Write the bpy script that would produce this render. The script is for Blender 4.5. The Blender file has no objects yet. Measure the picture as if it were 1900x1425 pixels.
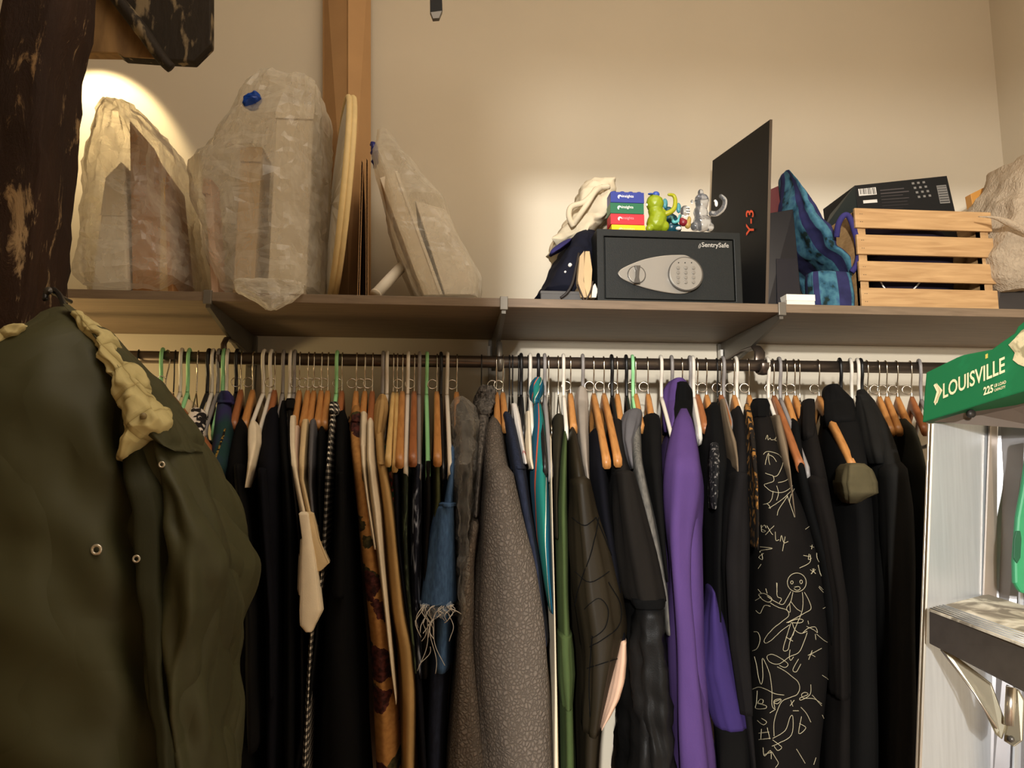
import bpy, bmesh, math, random
import numpy as np
from mathutils import Vector, noise as mnoise
from mathutils.bvhtree import BVHTree

random.seed(4)
RNG = np.random.default_rng(4)
SC = bpy.context.scene
COL = SC.collection

# ------------------------------------------------------------------ camera
F, YAW, PITCH = 1400.0, math.radians(5.0), math.radians(7.5)
CAM = np.array([0.0, 0.0, 1.5])
cd = bpy.data.cameras.new('camera')
cd.sensor_width = 36.0
cd.lens = F * 36.0 / 1900.0
cd.clip_start = 0.02
cam = bpy.data.objects.new('camera', cd)
COL.objects.link(cam)
cam.location = CAM
cam.rotation_euler = (math.pi / 2 + PITCH, 0, -YAW)
SC.camera = cam
FW = np.array([math.sin(YAW) * math.cos(PITCH), math.cos(YAW) * math.cos(PITCH), math.sin(PITCH)])
RT = np.array([math.cos(YAW), -math.sin(YAW), 0.0])
UP = np.cross(RT, FW)


def P(px, py, Y):
    """world point at depth Y whose picture is pixel px, py of the 1900x1425 photograph"""
    r = FW * F + RT * (px - 950.0) + UP * (712.5 - py)
    return CAM + r * (Y / r[1])


# ------------------------------------------------------------------ world, exposure, lights
SC.view_settings.view_transform = 'Standard'
SC.view_settings.look = 'None'
SC.view_settings.gamma = 1.0
SC.view_settings.use_curve_mapping = False
SC.view_settings.exposure = 0.0
W = bpy.data.worlds.new('world')
SC.world = W
W.use_nodes = True
W.node_tree.nodes['Background'].inputs[0].default_value = (0.9, 0.8, 0.65, 1)
W.node_tree.nodes['Background'].inputs[1].default_value = 0.02


def light(name, kind, loc, power, col, target=None, **kw):
    d = bpy.data.lights.new(name, kind)
    d.energy = power
    d.color = col
    for k, v in kw.items():
        setattr(d, k, v)
    o = bpy.data.objects.new(name, d)
    COL.objects.link(o)
    o.location = loc
    if target is not None:
        o.rotation_euler = (Vector(target) - Vector(loc)).to_track_quat('-Z', 'Y').to_euler()
    return o


WALL_Y, ROD_Y, SHELF_Y = 1.735, 1.50, 1.40
ROOM_TOP = 3.3
# ceiling lamp of the closet, warm and wide
light('ceiling_lamp', 'AREA', (0.35, 0.35, 3.22), 20.5, (1.0, 0.86, 0.70), (0.35, 0.6, 0), shape='RECTANGLE', size=1.5, size_y=0.7)
# two unseen lamps added behind the camera to throw the stepped wall patch
LAMP_X = -0.48
light('added_patch_lamp', 'POINT', (LAMP_X, -2.1, 2.03), 480.0, (1.0, 0.985, 0.95), shadow_soft_size=0.035)
light('added_upper_patch_lamp', 'POINT', (LAMP_X, -2.1, 1.86), 170.0, (1.0, 0.97, 0.91), shadow_soft_size=0.07)
# warm spot behind the timber post, aimed down the left end of the shelf
_s = P(118, 30, 1.56)
light('shelf_spot', 'SPOT', _s, 8.5, (1.0, 0.78, 0.44), P(172, 262, 1.735), spot_size=math.radians(82), spot_blend=0.22, shadow_soft_size=0.012)
_s = P(-190, 860, 1.42)
light('low_left_lamp', 'POINT', _s, 7.0, (1.0, 0.74, 0.36), shadow_soft_size=0.06)

# ------------------------------------------------------------------ object helpers
WL = {}


def lin(c):
    out = []
    for v in c:
        v = v / 255.0
        out.append(v / 12.92 if v <= 0.04045 else ((v + 0.055) / 1.055) ** 2.4)
    return tuple(out) + (1.0,)


def props(o, label=None, cat=None, group=None, kind=None):
    if label: o['label'] = label
    if cat: o['category'] = cat
    if group: o['group'] = group
    if kind: o['kind'] = kind
    return o


def thing(name, label, cat, loc, group=None):
    o = bpy.data.objects.new(name, None)
    o.empty_display_size = 0.03
    COL.objects.link(o)
    o.location = loc
    WL[o.name] = np.array(loc, float)
    return props(o, label, cat, group)


def mk(name, V, Fc, m, parent=None, loc=None, smooth=True, uv=None, mats=None, fmat=None):
    V = np.asarray(V, float)
    if parent is not None:
        base = WL[parent.name]
    else:
        base = np.array(loc if loc is not None else V.mean(0), float)
    me = bpy.data.meshes.new(name)
    me.from_pydata((V - base).tolist(), [], [tuple(int(i) for i in f) for f in Fc])
    for mm in (mats or [m]):
        me.materials.append(mm)
    if fmat is not None:
        me.polygons.foreach_set('material_index', np.asarray(fmat, np.int32))
    if smooth:
        me.polygons.foreach_set('use_smooth', np.ones(len(me.polygons), bool))
    if uv is not None:
        l = me.uv_layers.new(name='uv')
        idx = np.zeros(len(me.loops), np.int32)
        me.loops.foreach_get('vertex_index', idx)
        l.data.foreach_set('uv', np.asarray(uv, np.float32)[idx].ravel())
    me.update()
    o = bpy.data.objects.new(name, me)
    COL.objects.link(o)
    if parent is not None:
        o.parent = parent
        WL[o.name] = base
    else:
        o.location = base
        WL[o.name] = base
    return o


def fixn(o):
    bm = bmesh.new()
    bm.from_mesh(o.data)
    bmesh.ops.recalc_face_normals(bm, faces=bm.faces)
    bm.to_mesh(o.data)
    bm.free()
    return o


def bevel(o, w, seg=2, ang=0.6):
    m = o.modifiers.new('bevel', 'BEVEL')
    m.width = w
    m.segments = seg
    m.limit_method = 'ANGLE'
    m.angle_limit = ang
    return o


def boxgeo(x0, x1, y0, y1, z0, z1):
    V = [(x, y, z) for x in (x0, x1) for y in (y0, y1) for z in (z0, z1)]
    Fc = [(0, 1, 3, 2), (4, 6, 7, 5), (0, 4, 5, 1), (2, 3, 7, 6), (0, 2, 6, 4), (1, 5, 7, 3)]
    return V, Fc


def box(name, x0, x1, y0, y1, z0, z1, m, parent=None, bw=0.0, loc=None):
    V, Fc = boxgeo(min(x0, x1), max(x0, x1), min(y0, y1), max(y0, y1), min(z0, z1), max(z0, z1))
    o = fixn(mk(name, V, Fc, m, parent, smooth=False, loc=loc))
    if bw: bevel(o, bw)
    return o


def slab(name, pts, ext, m, parent=None, bw=0.0, loc=None, smooth=False):
    """polygon of world points pushed along ext"""
    pts = [np.asarray(p, float) for p in pts]
    n = len(pts)
    V = pts + [p + np.asarray(ext, float) for p in pts]
    Fc = [tuple(range(n)), tuple(range(2 * n - 1, n - 1, -1))] + [(i, (i + 1) % n, n + (i + 1) % n, n + i) for i in range(n)]
    o = fixn(mk(name, V, Fc, m, parent, smooth=smooth, loc=loc))
    if bw: bevel(o, bw)
    return o


def pslab(name, pp, Y, ext, m, parent=None, bw=0.0, loc=None):
    Ys = Y if hasattr(Y, '__len__') else [Y] * len(pp)
    return slab(name, [P(a, b, y) for (a, b), y in zip(pp, Ys)], ext, m, parent, bw, loc)


def tubegeo(pts, r, n=8, closed=False):
    pts = np.asarray(pts, float)
    k = len(pts)
    rr = np.full(k, r) if np.isscalar(r) else np.asarray(r, float)
    T = np.zeros_like(pts)
    for i in range(k):
        a = pts[(i - 1) % k] if (closed or i > 0) else pts[i]
        b = pts[(i + 1) % k] if (closed or i < k - 1) else pts[i]
        T[i] = (b - a) / (np.linalg.norm(b - a) + 1e-12)
    ref = np.array([1.0, 0, 0]) if abs(T[0][0]) < 0.8 else np.array([0, 1.0, 0])
    nrm = ref - T[0] * ref.dot(T[0])
    nrm /= np.linalg.norm(nrm)
    V, Fc = [], []
    for i in range(k):
        nrm = nrm - T[i] * nrm.dot(T[i])
        nrm /= (np.linalg.norm(nrm) + 1e-12)
        bi = np.cross(T[i], nrm)
        for j in range(n):
            a = 2 * math.pi * j / n
            V.append(pts[i] + rr[i] * (math.cos(a) * nrm + math.sin(a) * bi))
    for i in range(k if closed else k - 1):
        for j in range(n):
            a, b = i * n + j, i * n + (j + 1) % n
            c, d = ((i + 1) % k) * n + (j + 1) % n, ((i + 1) % k) * n + j
            Fc.append((a, b, c, d))
    if not closed:
        Fc.append(tuple(range(n - 1, -1, -1)))
        Fc.append(tuple(range((k - 1) * n, k * n)))
    return V, Fc


def smoothline(pts, sub=6):
    pts = np.asarray(pts, float)
    out = []
    for i in range(len(pts) - 1):
        p0, p1, p2, p3 = pts[max(i - 1, 0)], pts[i], pts[i + 1], pts[min(i + 2, len(pts) - 1)]
        for s in range(sub):
            t = s / sub
            out.append(0.5 * (2 * p1 + (p2 - p0) * t + (2 * p0 - 5 * p1 + 4 * p2 - p3) * t * t + (-p0 + 3 * p1 - 3 * p2 + p3) * t ** 3))
    out.append(pts[-1])
    return np.array(out)


def tube(name, pts, r, m, parent=None, n=8, sub=6, closed=False, loc=None):
    p = smoothline(pts, sub) if sub > 1 else np.asarray(pts, float)
    if not np.isscalar(r):
        r = np.interp(np.linspace(0, 1, len(p)), np.linspace(0, 1, len(r)), r)
    V, Fc = tubegeo(p, r, n, closed)
    return mk(name, V, Fc, m, parent, loc=loc)


def merge(geos):
    V, Fc = [], []
    for v, f in geos:
        k = len(V)
        V += list(v)
        Fc += [tuple(i + k for i in q) for q in f]
    return V, Fc


def text(name, s, width, origin, ux, uy, m, parent, ext=0.0006, bold=0.0, height=None):
    cu = bpy.data.curves.new(name, 'FONT')
    cu.body = s
    cu.size = 1.0
    cu.offset = bold
    cu.resolution_u = 3
    ob = bpy.data.objects.new(name, cu)
    COL.objects.link(ob)
    bpy.context.view_layer.update()
    me = ob.to_mesh()
    V = np.array([v.co[:] for v in me.vertices])
    Fc = [tuple(p.vertices) for p in me.polygons]
    ob.to_mesh_clear()
    bpy.data.objects.remove(ob)
    bpy.data.curves.remove(cu)
    V[:, 0] -= V[:, 0].min()
    V[:, 1] -= V[:, 1].min()
    k = width / V[:, 0].max()
    ky = k if height is None else height / V[:, 1].max()
    ux, uy = np.asarray(ux, float), np.asarray(uy, float)
    ux, uy = ux / np.linalg.norm(ux), uy / np.linalg.norm(uy)
    nn = np.cross(ux, uy)
    Wd = np.asarray(origin) + V[:, :1] * k * ux + V[:, 1:2] * ky * uy + nn * ext
    return mk(name, Wd, Fc, m, parent, smooth=False)


# ------------------------------------------------------------------ materials
MATS = {}


def nodes(name):
    m = bpy.data.materials.new(name)
    m.use_nodes = True
    nt = m.node_tree
    return m, nt, nt.nodes['Principled BSDF']


def N(nt, t, **kw):
    n = nt.nodes.new(t)
    for k, v in kw.items():
        if k in n.inputs.keys():
            n.inputs[k].default_value = v
        else:
            setattr(n, k, v)
    return n


def coords(nt, scale=(1, 1, 1), kind='Object'):
    tc = N(nt, 'ShaderNodeTexCoord')
    mp = N(nt, 'ShaderNodeMapping')
    mp.inputs['Scale'].default_value = scale
    nt.links.new(tc.outputs[kind], mp.inputs[0])
    return mp.outputs[0]


def ramp(nt, fac, stops, const=False):
    r = N(nt, 'ShaderNodeValToRGB')
    if const: r.color_ramp.interpolation = 'CONSTANT'
    e = r.color_ramp.elements
    while len(e) < len(stops): e.new(0.5)
    for el, (p, c) in zip(e, stops):
        el.position = p
        el.color = c if len(c) == 4 else lin(c)
    nt.links.new(fac, r.inputs[0])
    return r.outputs[0]


def bumpn(nt, bsdf, h, strength, dist=0.002):
    b = N(nt, 'ShaderNodeBump')
    b.inputs['Strength'].default_value = strength
    b.inputs['Distance'].default_value = dist
    nt.links.new(h, b.inputs['Height'])
    nt.links.new(b.outputs[0], bsdf.inputs['Normal'])


def plain(name, col, rough=0.6, metal=0.0, var=0.12, vs=12.0, bump=0.0, bs=300.0, spec=0.5, stretch=(1, 1, 1), dist=0.002):
    if name in MATS: return MATS[name]
    m, nt, b = nodes(name)
    c = lin(col)
    v = coords(nt, stretch)
    n = N(nt, 'ShaderNodeTexNoise', Scale=vs, Detail=4.0)
    nt.links.new(v, n.inputs['Vector'])
    lo = tuple(x * (1 - var) for x in c[:3]) + (1,)
    hi = tuple(min(1, x * (1 + var)) for x in c[:3]) + (1,)
    nt.links.new(ramp(nt, n.outputs[0], [(0.3, lo), (0.7, hi)]), b.inputs['Base Color'])
    b.inputs['Roughness'].default_value = rough
    b.inputs['Metallic'].default_value = metal
    b.inputs['Specular IOR Level'].default_value = spec
    if bump:
        n2 = N(nt, 'ShaderNodeTexNoise', Scale=bs, Detail=2.0)
        nt.links.new(v, n2.inputs['Vector'])
        bumpn(nt, b, n2.outputs[0], bump, dist)
    MATS[name] = m
    return m


def cloth(name, col, var=0.15, bump=0.25, rough=0.92, sheen=0.0):
    if name in MATS: return MATS[name]
    m = plain(name, col, rough, 0, var, 18.0, bump, 700.0, 0.12, (1, 1, 0.6), 0.001)
    b = m.node_tree.nodes['Principled BSDF']
    if sheen:
        b.inputs['Sheen Weight'].default_value = sheen
    return m


def woodm(name, c1, c2, rough=0.5, scale=14.0, stretch=(1, 1, 12)):
    if name in MATS: return MATS[name]
    m, nt, b = nodes(name)
    v = coords(nt, stretch)
    n = N(nt, 'ShaderNodeTexNoise', Scale=scale, Detail=6.0, Distortion=0.6)
    nt.links.new(v, n.inputs['Vector'])
    nt.links.new(ramp(nt, n.outputs[0], [(0.3, c1), (0.7, c2)]), b.inputs['Base Color'])
    b.inputs['Roughness'].default_value = rough
    bumpn(nt, b, n.outputs[0], 0.12, 0.001)
    MATS[name] = m
    return m


def pattern(name, build, rough=0.9):
    if name in MATS: return MATS[name]
    m, nt, b = nodes(name)
    b.inputs['Roughness'].default_value = rough
    b.inputs['Specular IOR Level'].default_value = 0.25
    build(nt, b)
    MATS[name] = m
    return m


def math2(nt, op, a, bv):
    n = N(nt, 'ShaderNodeMath', operation=op)
    for i, x in enumerate((a, bv)):
        if isinstance(x, (int, float)): n.inputs[i].default_value = x
        elif x is not None: nt.links.new(x, n.inputs[i])
    return n.outputs[0]


def mixc(nt, fac, a, b2):
    n = N(nt, 'ShaderNodeMix', data_type='RGBA')
    if isinstance(fac, (int, float)): n.inputs[0].default_value = fac
    else: nt.links.new(fac, n.inputs[0])
    for sock, x in ((n.inputs[6], a), (n.inputs[7], b2)):
        if isinstance(x, tuple): sock.default_value = x if len(x) == 4 else lin(x)
        else: nt.links.new(x, sock)
    return n.outputs[2]


def film(name, col, alpha=0.45, rough=0.25, crinkle=1.0, scale=45.0):
    """thin milky plastic film"""
    if name in MATS: return MATS[name]
    m, nt, b = nodes(name)
    out = nt.nodes['Material Output']
    tr = N(nt, 'ShaderNodeBsdfTransparent')
    tr.inputs[0].default_value = (0.95, 0.93, 0.88, 1)
    tl = N(nt, 'ShaderNodeBsdfTranslucent')
    tl.inputs[0].default_value = lin(col)
    b.inputs['Base Color'].default_value = lin(col)
    b.inputs['Roughness'].default_value = rough
    b.inputs['Specular IOR Level'].default_value = 0.6
    v = coords(nt, (1, 1, 0.5))
    n = N(nt, 'ShaderNodeTexNoise', Scale=scale, Detail=5.0, Distortion=1.2)
    nt.links.new(v, n.inputs['Vector'])
    bumpn(nt, b, n.outputs[0], crinkle, 0.010)
    m1 = N(nt, 'ShaderNodeMixShader')
    m1.inputs[0].default_value = 0.35
    nt.links.new(b.outputs[0], m1.inputs[1])
    nt.links.new(tl.outputs[0], m1.inputs[2])
    m2 = N(nt, 'ShaderNodeMixShader')
    lw = N(nt, 'ShaderNodeLayerWeight', Blend=0.35)
    f = math2(nt, 'ADD', math2(nt, 'MULTIPLY', lw.outputs['Facing'], 0.55), alpha)
    f2 = math2(nt, 'ADD', f, math2(nt, 'MULTIPLY', math2(nt, 'SUBTRACT', n.outputs[0], 0.5), 0.5))
    nt.links.new(f2, m2.inputs[0])
    nt.links.new(tr.outputs[0], m2.inputs[1])
    nt.links.new(m1.outputs[0], m2.inputs[2])
    nt.links.new(m2.outputs[0], out.inputs[0])
    MATS[name] = m
    return m


def _paint(nt, b):
    v = coords(nt, (1.0, 1.0, 0.28))
    n = N(nt, 'ShaderNodeTexNoise', Scale=30.0, Detail=8.0, Distortion=0.6)
    n.inputs['Roughness'].default_value = 0.72
    nt.links.new(v, n.inputs['Vector'])
    n2 = N(nt, 'ShaderNodeTexNoise', Scale=5.0, Detail=5.0)
    nt.links.new(v, n2.inputs['Vector'])
    base = ramp(nt, n2.outputs[0], [(0.35, (30, 18, 10)), (0.65, (54, 32, 16))])
    bare = ramp(nt, n2.outputs[0], [(0.35, (120, 88, 50)), (0.6, (165, 140, 105))])
    f = ramp(nt, n.outputs[0], [(0.57, (0, 0, 0, 1)), (0.64, (1, 1, 1, 1))])
    nt.links.new(mixc(nt, f, base, bare), b.inputs['Base Color'])
    bumpn(nt, b, n.outputs[0], 0.9, 0.006)


def _darkpaint(nt, b):
    v = coords(nt, (1.0, 1.0, 0.35))
    n = N(nt, 'ShaderNodeTexNoise', Scale=40.0, Detail=7.0)
    nt.links.new(v, n.inputs['Vector'])
    f = ramp(nt, n.outputs[0], [(0.57, (0, 0, 0, 1)), (0.63, (1, 1, 1, 1))])
    nt.links.new(mixc(nt, f, (38, 30, 20), (120, 104, 78)), b.inputs['Base Color'])
    bumpn(nt, b, n.outputs[0], 0.8, 0.004)


def _check(nt, b):
    tc = N(nt, 'ShaderNodeTexCoord')
    sx = N(nt, 'ShaderNodeSeparateXYZ')
    nt.links.new(tc.outputs['Object'], sx.inputs[0])
    k = 2 * math.pi / 0.0105
    a = math2(nt, 'GREATER_THAN', math2(nt, 'SINE', math2(nt, 'MULTIPLY', math2(nt, 'ADD', sx.outputs[0], sx.outputs[1]), k), None), 0.25)
    c = math2(nt, 'GREATER_THAN', math2(nt, 'SINE', math2(nt, 'MULTIPLY', sx.outputs[2], k), None), 0.25)
    s = math2(nt, 'MULTIPLY', math2(nt, 'ADD', a, c), 0.5)
    nt.links.new(ramp(nt, s, [(0.0, (10, 9, 8)), (0.4, (90, 84, 76)), (0.9, (228, 218, 200))], True), b.inputs['Base Color'])


def _floral(nt, b):
    v = coords(nt, (1, 0, 1))
    n = N(nt, 'ShaderNodeTexNoise', Scale=60.0, Detail=3.0)
    nt.links.new(v, n.inputs['Vector'])
    vm = N(nt, 'ShaderNodeVectorMath', operation='MULTIPLY_ADD')
    nt.links.new(n.outputs['Color'], vm.inputs[0])
    vm.inputs[1].default_value = (0.02, 0.02, 0.02)
    nt.links.new(v, vm.inputs[2])
    vo = N(nt, 'ShaderNodeTexVoronoi', Scale=13.0)
    nt.links.new(vm.outputs[0], vo.inputs['Vector'])
    vo2 = N(nt, 'ShaderNodeTexVoronoi', Scale=19.0)
    nt.links.new(vm.outputs[0], vo2.inputs['Vector'])
    n3 = N(nt, 'ShaderNodeTexNoise', Scale=120.0, Detail=2.0)
    nt.links.new(v, n3.inputs['Vector'])
    base = ramp(nt, n3.outputs[0], [(0.3, (144, 100, 52)), (0.7, (170, 122, 66))])
    leaf = ramp(nt, n3.outputs[0], [(0.4, (40, 38, 20)), (0.6, (74, 66, 36))])
    ros = ramp(nt, n3.outputs[0], [(0.4, (40, 18, 16)), (0.62, (86, 42, 36))])
    c1 = mixc(nt, math2(nt, 'LESS_THAN', vo2.outputs['Distance'], 0.32), base, leaf)
    c2 = mixc(nt, math2(nt, 'LESS_THAN', vo.outputs['Distance'], 0.35), c1, ros)
    nt.links.new(c2, b.inputs['Base Color'])


def _sherpa(nt, b):
    v = coords(nt, (1, 1, 0.85))
    n = N(nt, 'ShaderNodeTexNoise', Scale=90.0, Detail=2.0)
    nt.links.new(v, n.inputs['Vector'])
    vm = N(nt, 'ShaderNodeVectorMath', operation='MULTIPLY_ADD')
    nt.links.new(n.outputs['Color'], vm.inputs[0])
    vm.inputs[1].default_value = (0.009, 0.009, 0.009)
    nt.links.new(v, vm.inputs[2])
    vo = N(nt, 'ShaderNodeTexVoronoi', Scale=165.0, feature='DISTANCE_TO_EDGE')
    nt.links.new(vm.outputs[0], vo.inputs['Vector'])
    nt.links.new(ramp(nt, vo.outputs['Distance'], [(0.0, (82, 73, 64)), (0.18, (100, 90, 80)), (0.4, (112, 101, 91))]), b.inputs['Base Color'])
    bumpn(nt, b, ramp(nt, vo.outputs['Distance'], [(0.0, (0, 0, 0, 1)), (0.3, (1, 1, 1, 1))]), 0.6, 0.003)


def _fur(nt, b):
    v = coords(nt, (1, 1, 0.7))
    n = N(nt, 'ShaderNodeTexNoise', Scale=160.0, Detail=5.0)
    nt.links.new(v, n.inputs['Vector'])
    nt.links.new(ramp(nt, n.outputs[0], [(0.35, (58, 55, 52)), (0.65, (112, 106, 100))]), b.inputs['Base Color'])
    bumpn(nt, b, n.outputs[0], 1.0, 0.006)


def _parka(c):
    def f(nt, b):
        v = coords(nt, (1, 1, .4))
        n = N(nt, 'ShaderNodeTexNoise', Scale=9.0, Detail=1.5, Distortion=.8)
        nt.links.new(v, n.inputs['Vector'])
        cc = lin(c)
        nt.links.new(ramp(nt, n.outputs[0], [(.3, tuple(x * .88 for x in cc[:3]) + (1,)), (.7, tuple(x * 1.1 for x in cc[:3]) + (1,))]), b.inputs['Base Color'])
        r = math2(nt, 'ABSOLUTE', math2(nt, 'SUBTRACT', n.outputs[0], .5), None)
        bumpn(nt, b, ramp(nt, r, [(0, (0, 0, 0, 1)), (.12, (1, 1, 1, 1))]), .35, .006)
        b.inputs['Roughness'].default_value = .6
    return f


def _quilt(nt, b):
    v = coords(nt)
    sx = N(nt, 'ShaderNodeSeparateXYZ')
    nt.links.new(v, sx.inputs[0])
    a1 = math2(nt, 'ABSOLUTE', math2(nt, 'SINE', math2(nt, 'MULTIPLY', math2(nt, 'ADD', sx.outputs[0], sx.outputs[2]), 70.0), None), None)
    a2 = math2(nt, 'ABSOLUTE', math2(nt, 'SINE', math2(nt, 'MULTIPLY', math2(nt, 'SUBTRACT', sx.outputs[0], sx.outputs[2]), 70.0), None), None)
    mn = math2(nt, 'MINIMUM', a1, a2)
    nt.links.new(ramp(nt, mn, [(0.0, (138, 122, 78)), (0.06, (172, 158, 108)), (0.3, (184, 170, 120))]), b.inputs['Base Color'])
    bumpn(nt, b, ramp(nt, mn, [(0.0, (0, 0, 0, 1)), (0.5, (1, 1, 1, 1))]), .5, .004)


def _denim(c1, c2):
    def f(nt, b):
        v = coords(nt, (1, 1, 0.3))
        n = N(nt, 'ShaderNodeTexNoise', Scale=260.0, Detail=3.0)
        nt.links.new(v, n.inputs['Vector'])
        nt.links.new(ramp(nt, n.outputs[0], [(0.3, c1), (0.7, c2)]), b.inputs['Base Color'])
        bumpn(nt, b, n.outputs[0], 0.3, 0.001)
    return f


def uvsplit(nt):
    tc = N(nt, 'ShaderNodeTexCoord')
    sx = N(nt, 'ShaderNodeSeparateXYZ')
    nt.links.new(tc.outputs['UV'], sx.inputs[0])
    return sx.outputs[0], sx.outputs[1]


def _stripes(stops, skew=0.0, rep=1.0):
    def f(nt, b):
        u, v = uvsplit(nt)
        x = math2(nt, 'FRACT', math2(nt, 'MULTIPLY', math2(nt, 'ADD', u, math2(nt, 'MULTIPLY', v, skew)), rep), None)
        nt.links.new(ramp(nt, x, stops, True), b.inputs['Base Color'])
    return f


def _blot(c1, c2, scale, lo=0.48, hi=0.56, stretch=(1, 1, 0.4), c3=None):
    def f(nt, b):
        v = coords(nt, stretch)
        n = N(nt, 'ShaderNodeTexNoise', Scale=scale, Detail=5.0, Distortion=0.8)
        nt.links.new(v, n.inputs['Vector'])
        st = [(lo, c1), (hi, c2)]
        if c3: st.append((hi + 0.08, c3))
        nt.links.new(ramp(nt, n.outputs[0], st), b.inputs['Base Color'])
    return f


m_wall = plain('cream_wall_paint', (212, 201, 180), 0.85, 0, 0.025, 3.0, 0.05, 90.0)
m_ceil = plain('ceiling_paint', (205, 196, 178), 0.9, 0, 0.02, 3.0)
m_floor = woodm('floor_boards', (96, 66, 40), (128, 92, 58), 0.5, 8.0, (1, 10, 1))
m_post = pattern('peeling_brown_paint', _paint, 0.8)
m_dpaint = pattern('peeling_dark_paint', _darkpaint, 0.75)
m_bare = woodm('bare_timber', (110, 82, 46), (150, 116, 70), 0.8, 10.0, (3, 3, 1))
m_shelf = woodm('grey_brown_laminate', (104, 86, 66), (124, 104, 82), 0.55, 20.0, (0.6, 8, 8))
m_rod = plain('dark_bronze_steel', (96, 84, 74), 0.34, 0.75, 0.1, 30.0)
m_steel = plain('bracket_steel', (120, 114, 104), 0.45, 0.7, 0.08)
m_whitesteel = plain('white_enamel_strip', (225, 220, 208), 0.5)
m_wire = plain('polished_wire', (205, 195, 178), 0.22, 1.0, 0.03)
m_blackwire = plain('black_wire', (18, 17, 16), 0.35, 0.2, 0.05)
m_hw = woodm('hanger_wood', (168, 112, 58), (196, 138, 78), 0.4, 30.0, (6, 1, 1))
m_hw2 = woodm('red_hanger_wood', (140, 84, 48), (164, 102, 60), 0.4, 30.0, (6, 1, 1))
m_pale = woodm('pale_hanger_wood', (196, 160, 98), (216, 180, 116), 0.5, 30.0, (6, 1, 1))
m_mint = plain('mint_plastic', (150, 214, 150), 0.4, 0, 0.04)
m_wp = plain('white_plastic', (226, 218, 202), 0.4, 0, 0.03)
m_gp = plain('grey_plastic', (140, 134, 130), 0.4, 0, 0.04)
m_bp = plain('black_plastic', (20, 19, 19), 0.4, 0, 0.05)
m_card = plain('brown_cardboard', (186, 146, 100), 0.85, 0, 0.06, 10.0, 0.1, 120.0)
m_card2 = plain('dark_cardboard_edge', (120, 88, 56), 0.9, 0, 0.15, 60.0)
m_paper = plain('white_paper', (224, 216, 200), 0.8, 0, 0.03)
m_black = plain('matt_black_print', (12, 12, 12), 0.6, 0, 0.08, spec=.3)
m_safe = plain('charcoal_enamel', (22, 24, 22), 0.5, 0, 0.06, 40.0, 0.12, 600.0, 0.3)
m_silver = plain('satin_silver_plastic', (150, 144, 134), 0.38, 0.35, 0.04)
m_dsilver = plain('dark_satin_silver', (92, 88, 82), 0.35, 0.5, 0.04)
m_white = plain('white_print', (240, 236, 228), 0.6, 0, 0.01)
m_alu = plain('brushed_aluminium', (200, 204, 208), 0.36, 0.6, 0.06, 20.0, 0.05, 200.0, 0.5, (8, 8, 0.4))
m_green = plain('green_ladder_plastic', (28, 104, 62), 0.5, 0, 0.1, 15.0, 0.08, 200.0)
m_ltstep = plain('grey_step_metal', (92, 86, 80), 0.5, 0.6, 0.1, 40.0)
m_film = film('milky_plastic_film', (236, 230, 216), 0.26, 0.16, 0.12, 34.0)
m_film2 = film('clear_garment_film', (196, 190, 180), 0.13, 0.07, 0.2, 60.0)
m_foam = film('foam_wrap', (200, 180, 152), 0.86, 0.8, 0.6, 160.0)

BL = [cloth('black_cotton', (9, 9, 9)), cloth('soft_black_wool', (14, 13, 12)), cloth('warm_black_twill', (20, 17, 15)), cloth('navy_black_jersey', (13, 13, 19))]

# ------------------------------------------------------------------ room shell
corner = P(1848, 150, WALL_Y)[0]
XL, XR, YB = -2.4, corner, -0.6
HEAD = 2.10


def structure(o):
    o['kind'] = 'structure'
    return o


structure(box('wall_back', XL - .1, XR + .1, WALL_Y, WALL_Y + .1, 0, ROOM_TOP, m_wall))
structure(box('wall_right', XR, XR + .1, YB - .1, WALL_Y, 0, ROOM_TOP, m_wall))
structure(box('wall_left', XL - .1, XL, -3.4, WALL_Y, 0, ROOM_TOP, m_wall))
structure(box('floor', XL, 2.5, -3.4, WALL_Y, -.1, 0, m_floor))
structure(box('ceiling', XL, 2.5, -3.4, WALL_Y, ROOM_TOP, ROOM_TOP + .1, m_ceil))
# unseen doorway added behind the camera; jamb and lintel cut the light patch
edge = P(930, 330, WALL_Y)
t_ = (YB + 2.1) / (WALL_Y + 2.1)
JX = LAMP_X + (edge[0] - LAMP_X) * t_
structure(box('wall_added_jamb', XL, JX, YB - .1, YB, 0, ROOM_TOP, m_wall))
structure(box('wall_added_lintel', JX, XR, YB - .1, YB, HEAD, ROOM_TOP, m_wall))
structure(box('trim_added_doorway', XR - .1, XR, YB - .1, YB, 0, HEAD, m_wall))

# ------------------------------------------------------------------ shelf, brackets, rod
ZT = float(P(930, 553, SHELF_Y)[2])
TH = 0.0172
clips = [385, 935, 1450]
cx = [P(c, 560, SHELF_Y)[0] for c in clips]
ends = [P(-700, 545, SHELF_Y)[0]] + cx + [XR - .002]
slabels = ['left shelf board under the two big plastic bags near the post', 'shelf board between the first and second front clips',
           'shelf board carrying the dark safe and colourful boxes', 'right shelf board under the slatted wooden crate']
for i in range(4):
    a, b_ = ends[i] + .0006, ends[i + 1] - .0006
    o = box('shelf_board', a, b_, SHELF_Y, WALL_Y - .001, ZT - TH, ZT, m_shelf, bw=.001)
    props(o, 'grey-brown ' + slabels[i], 'shelf', 'closet shelf boards')

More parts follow.
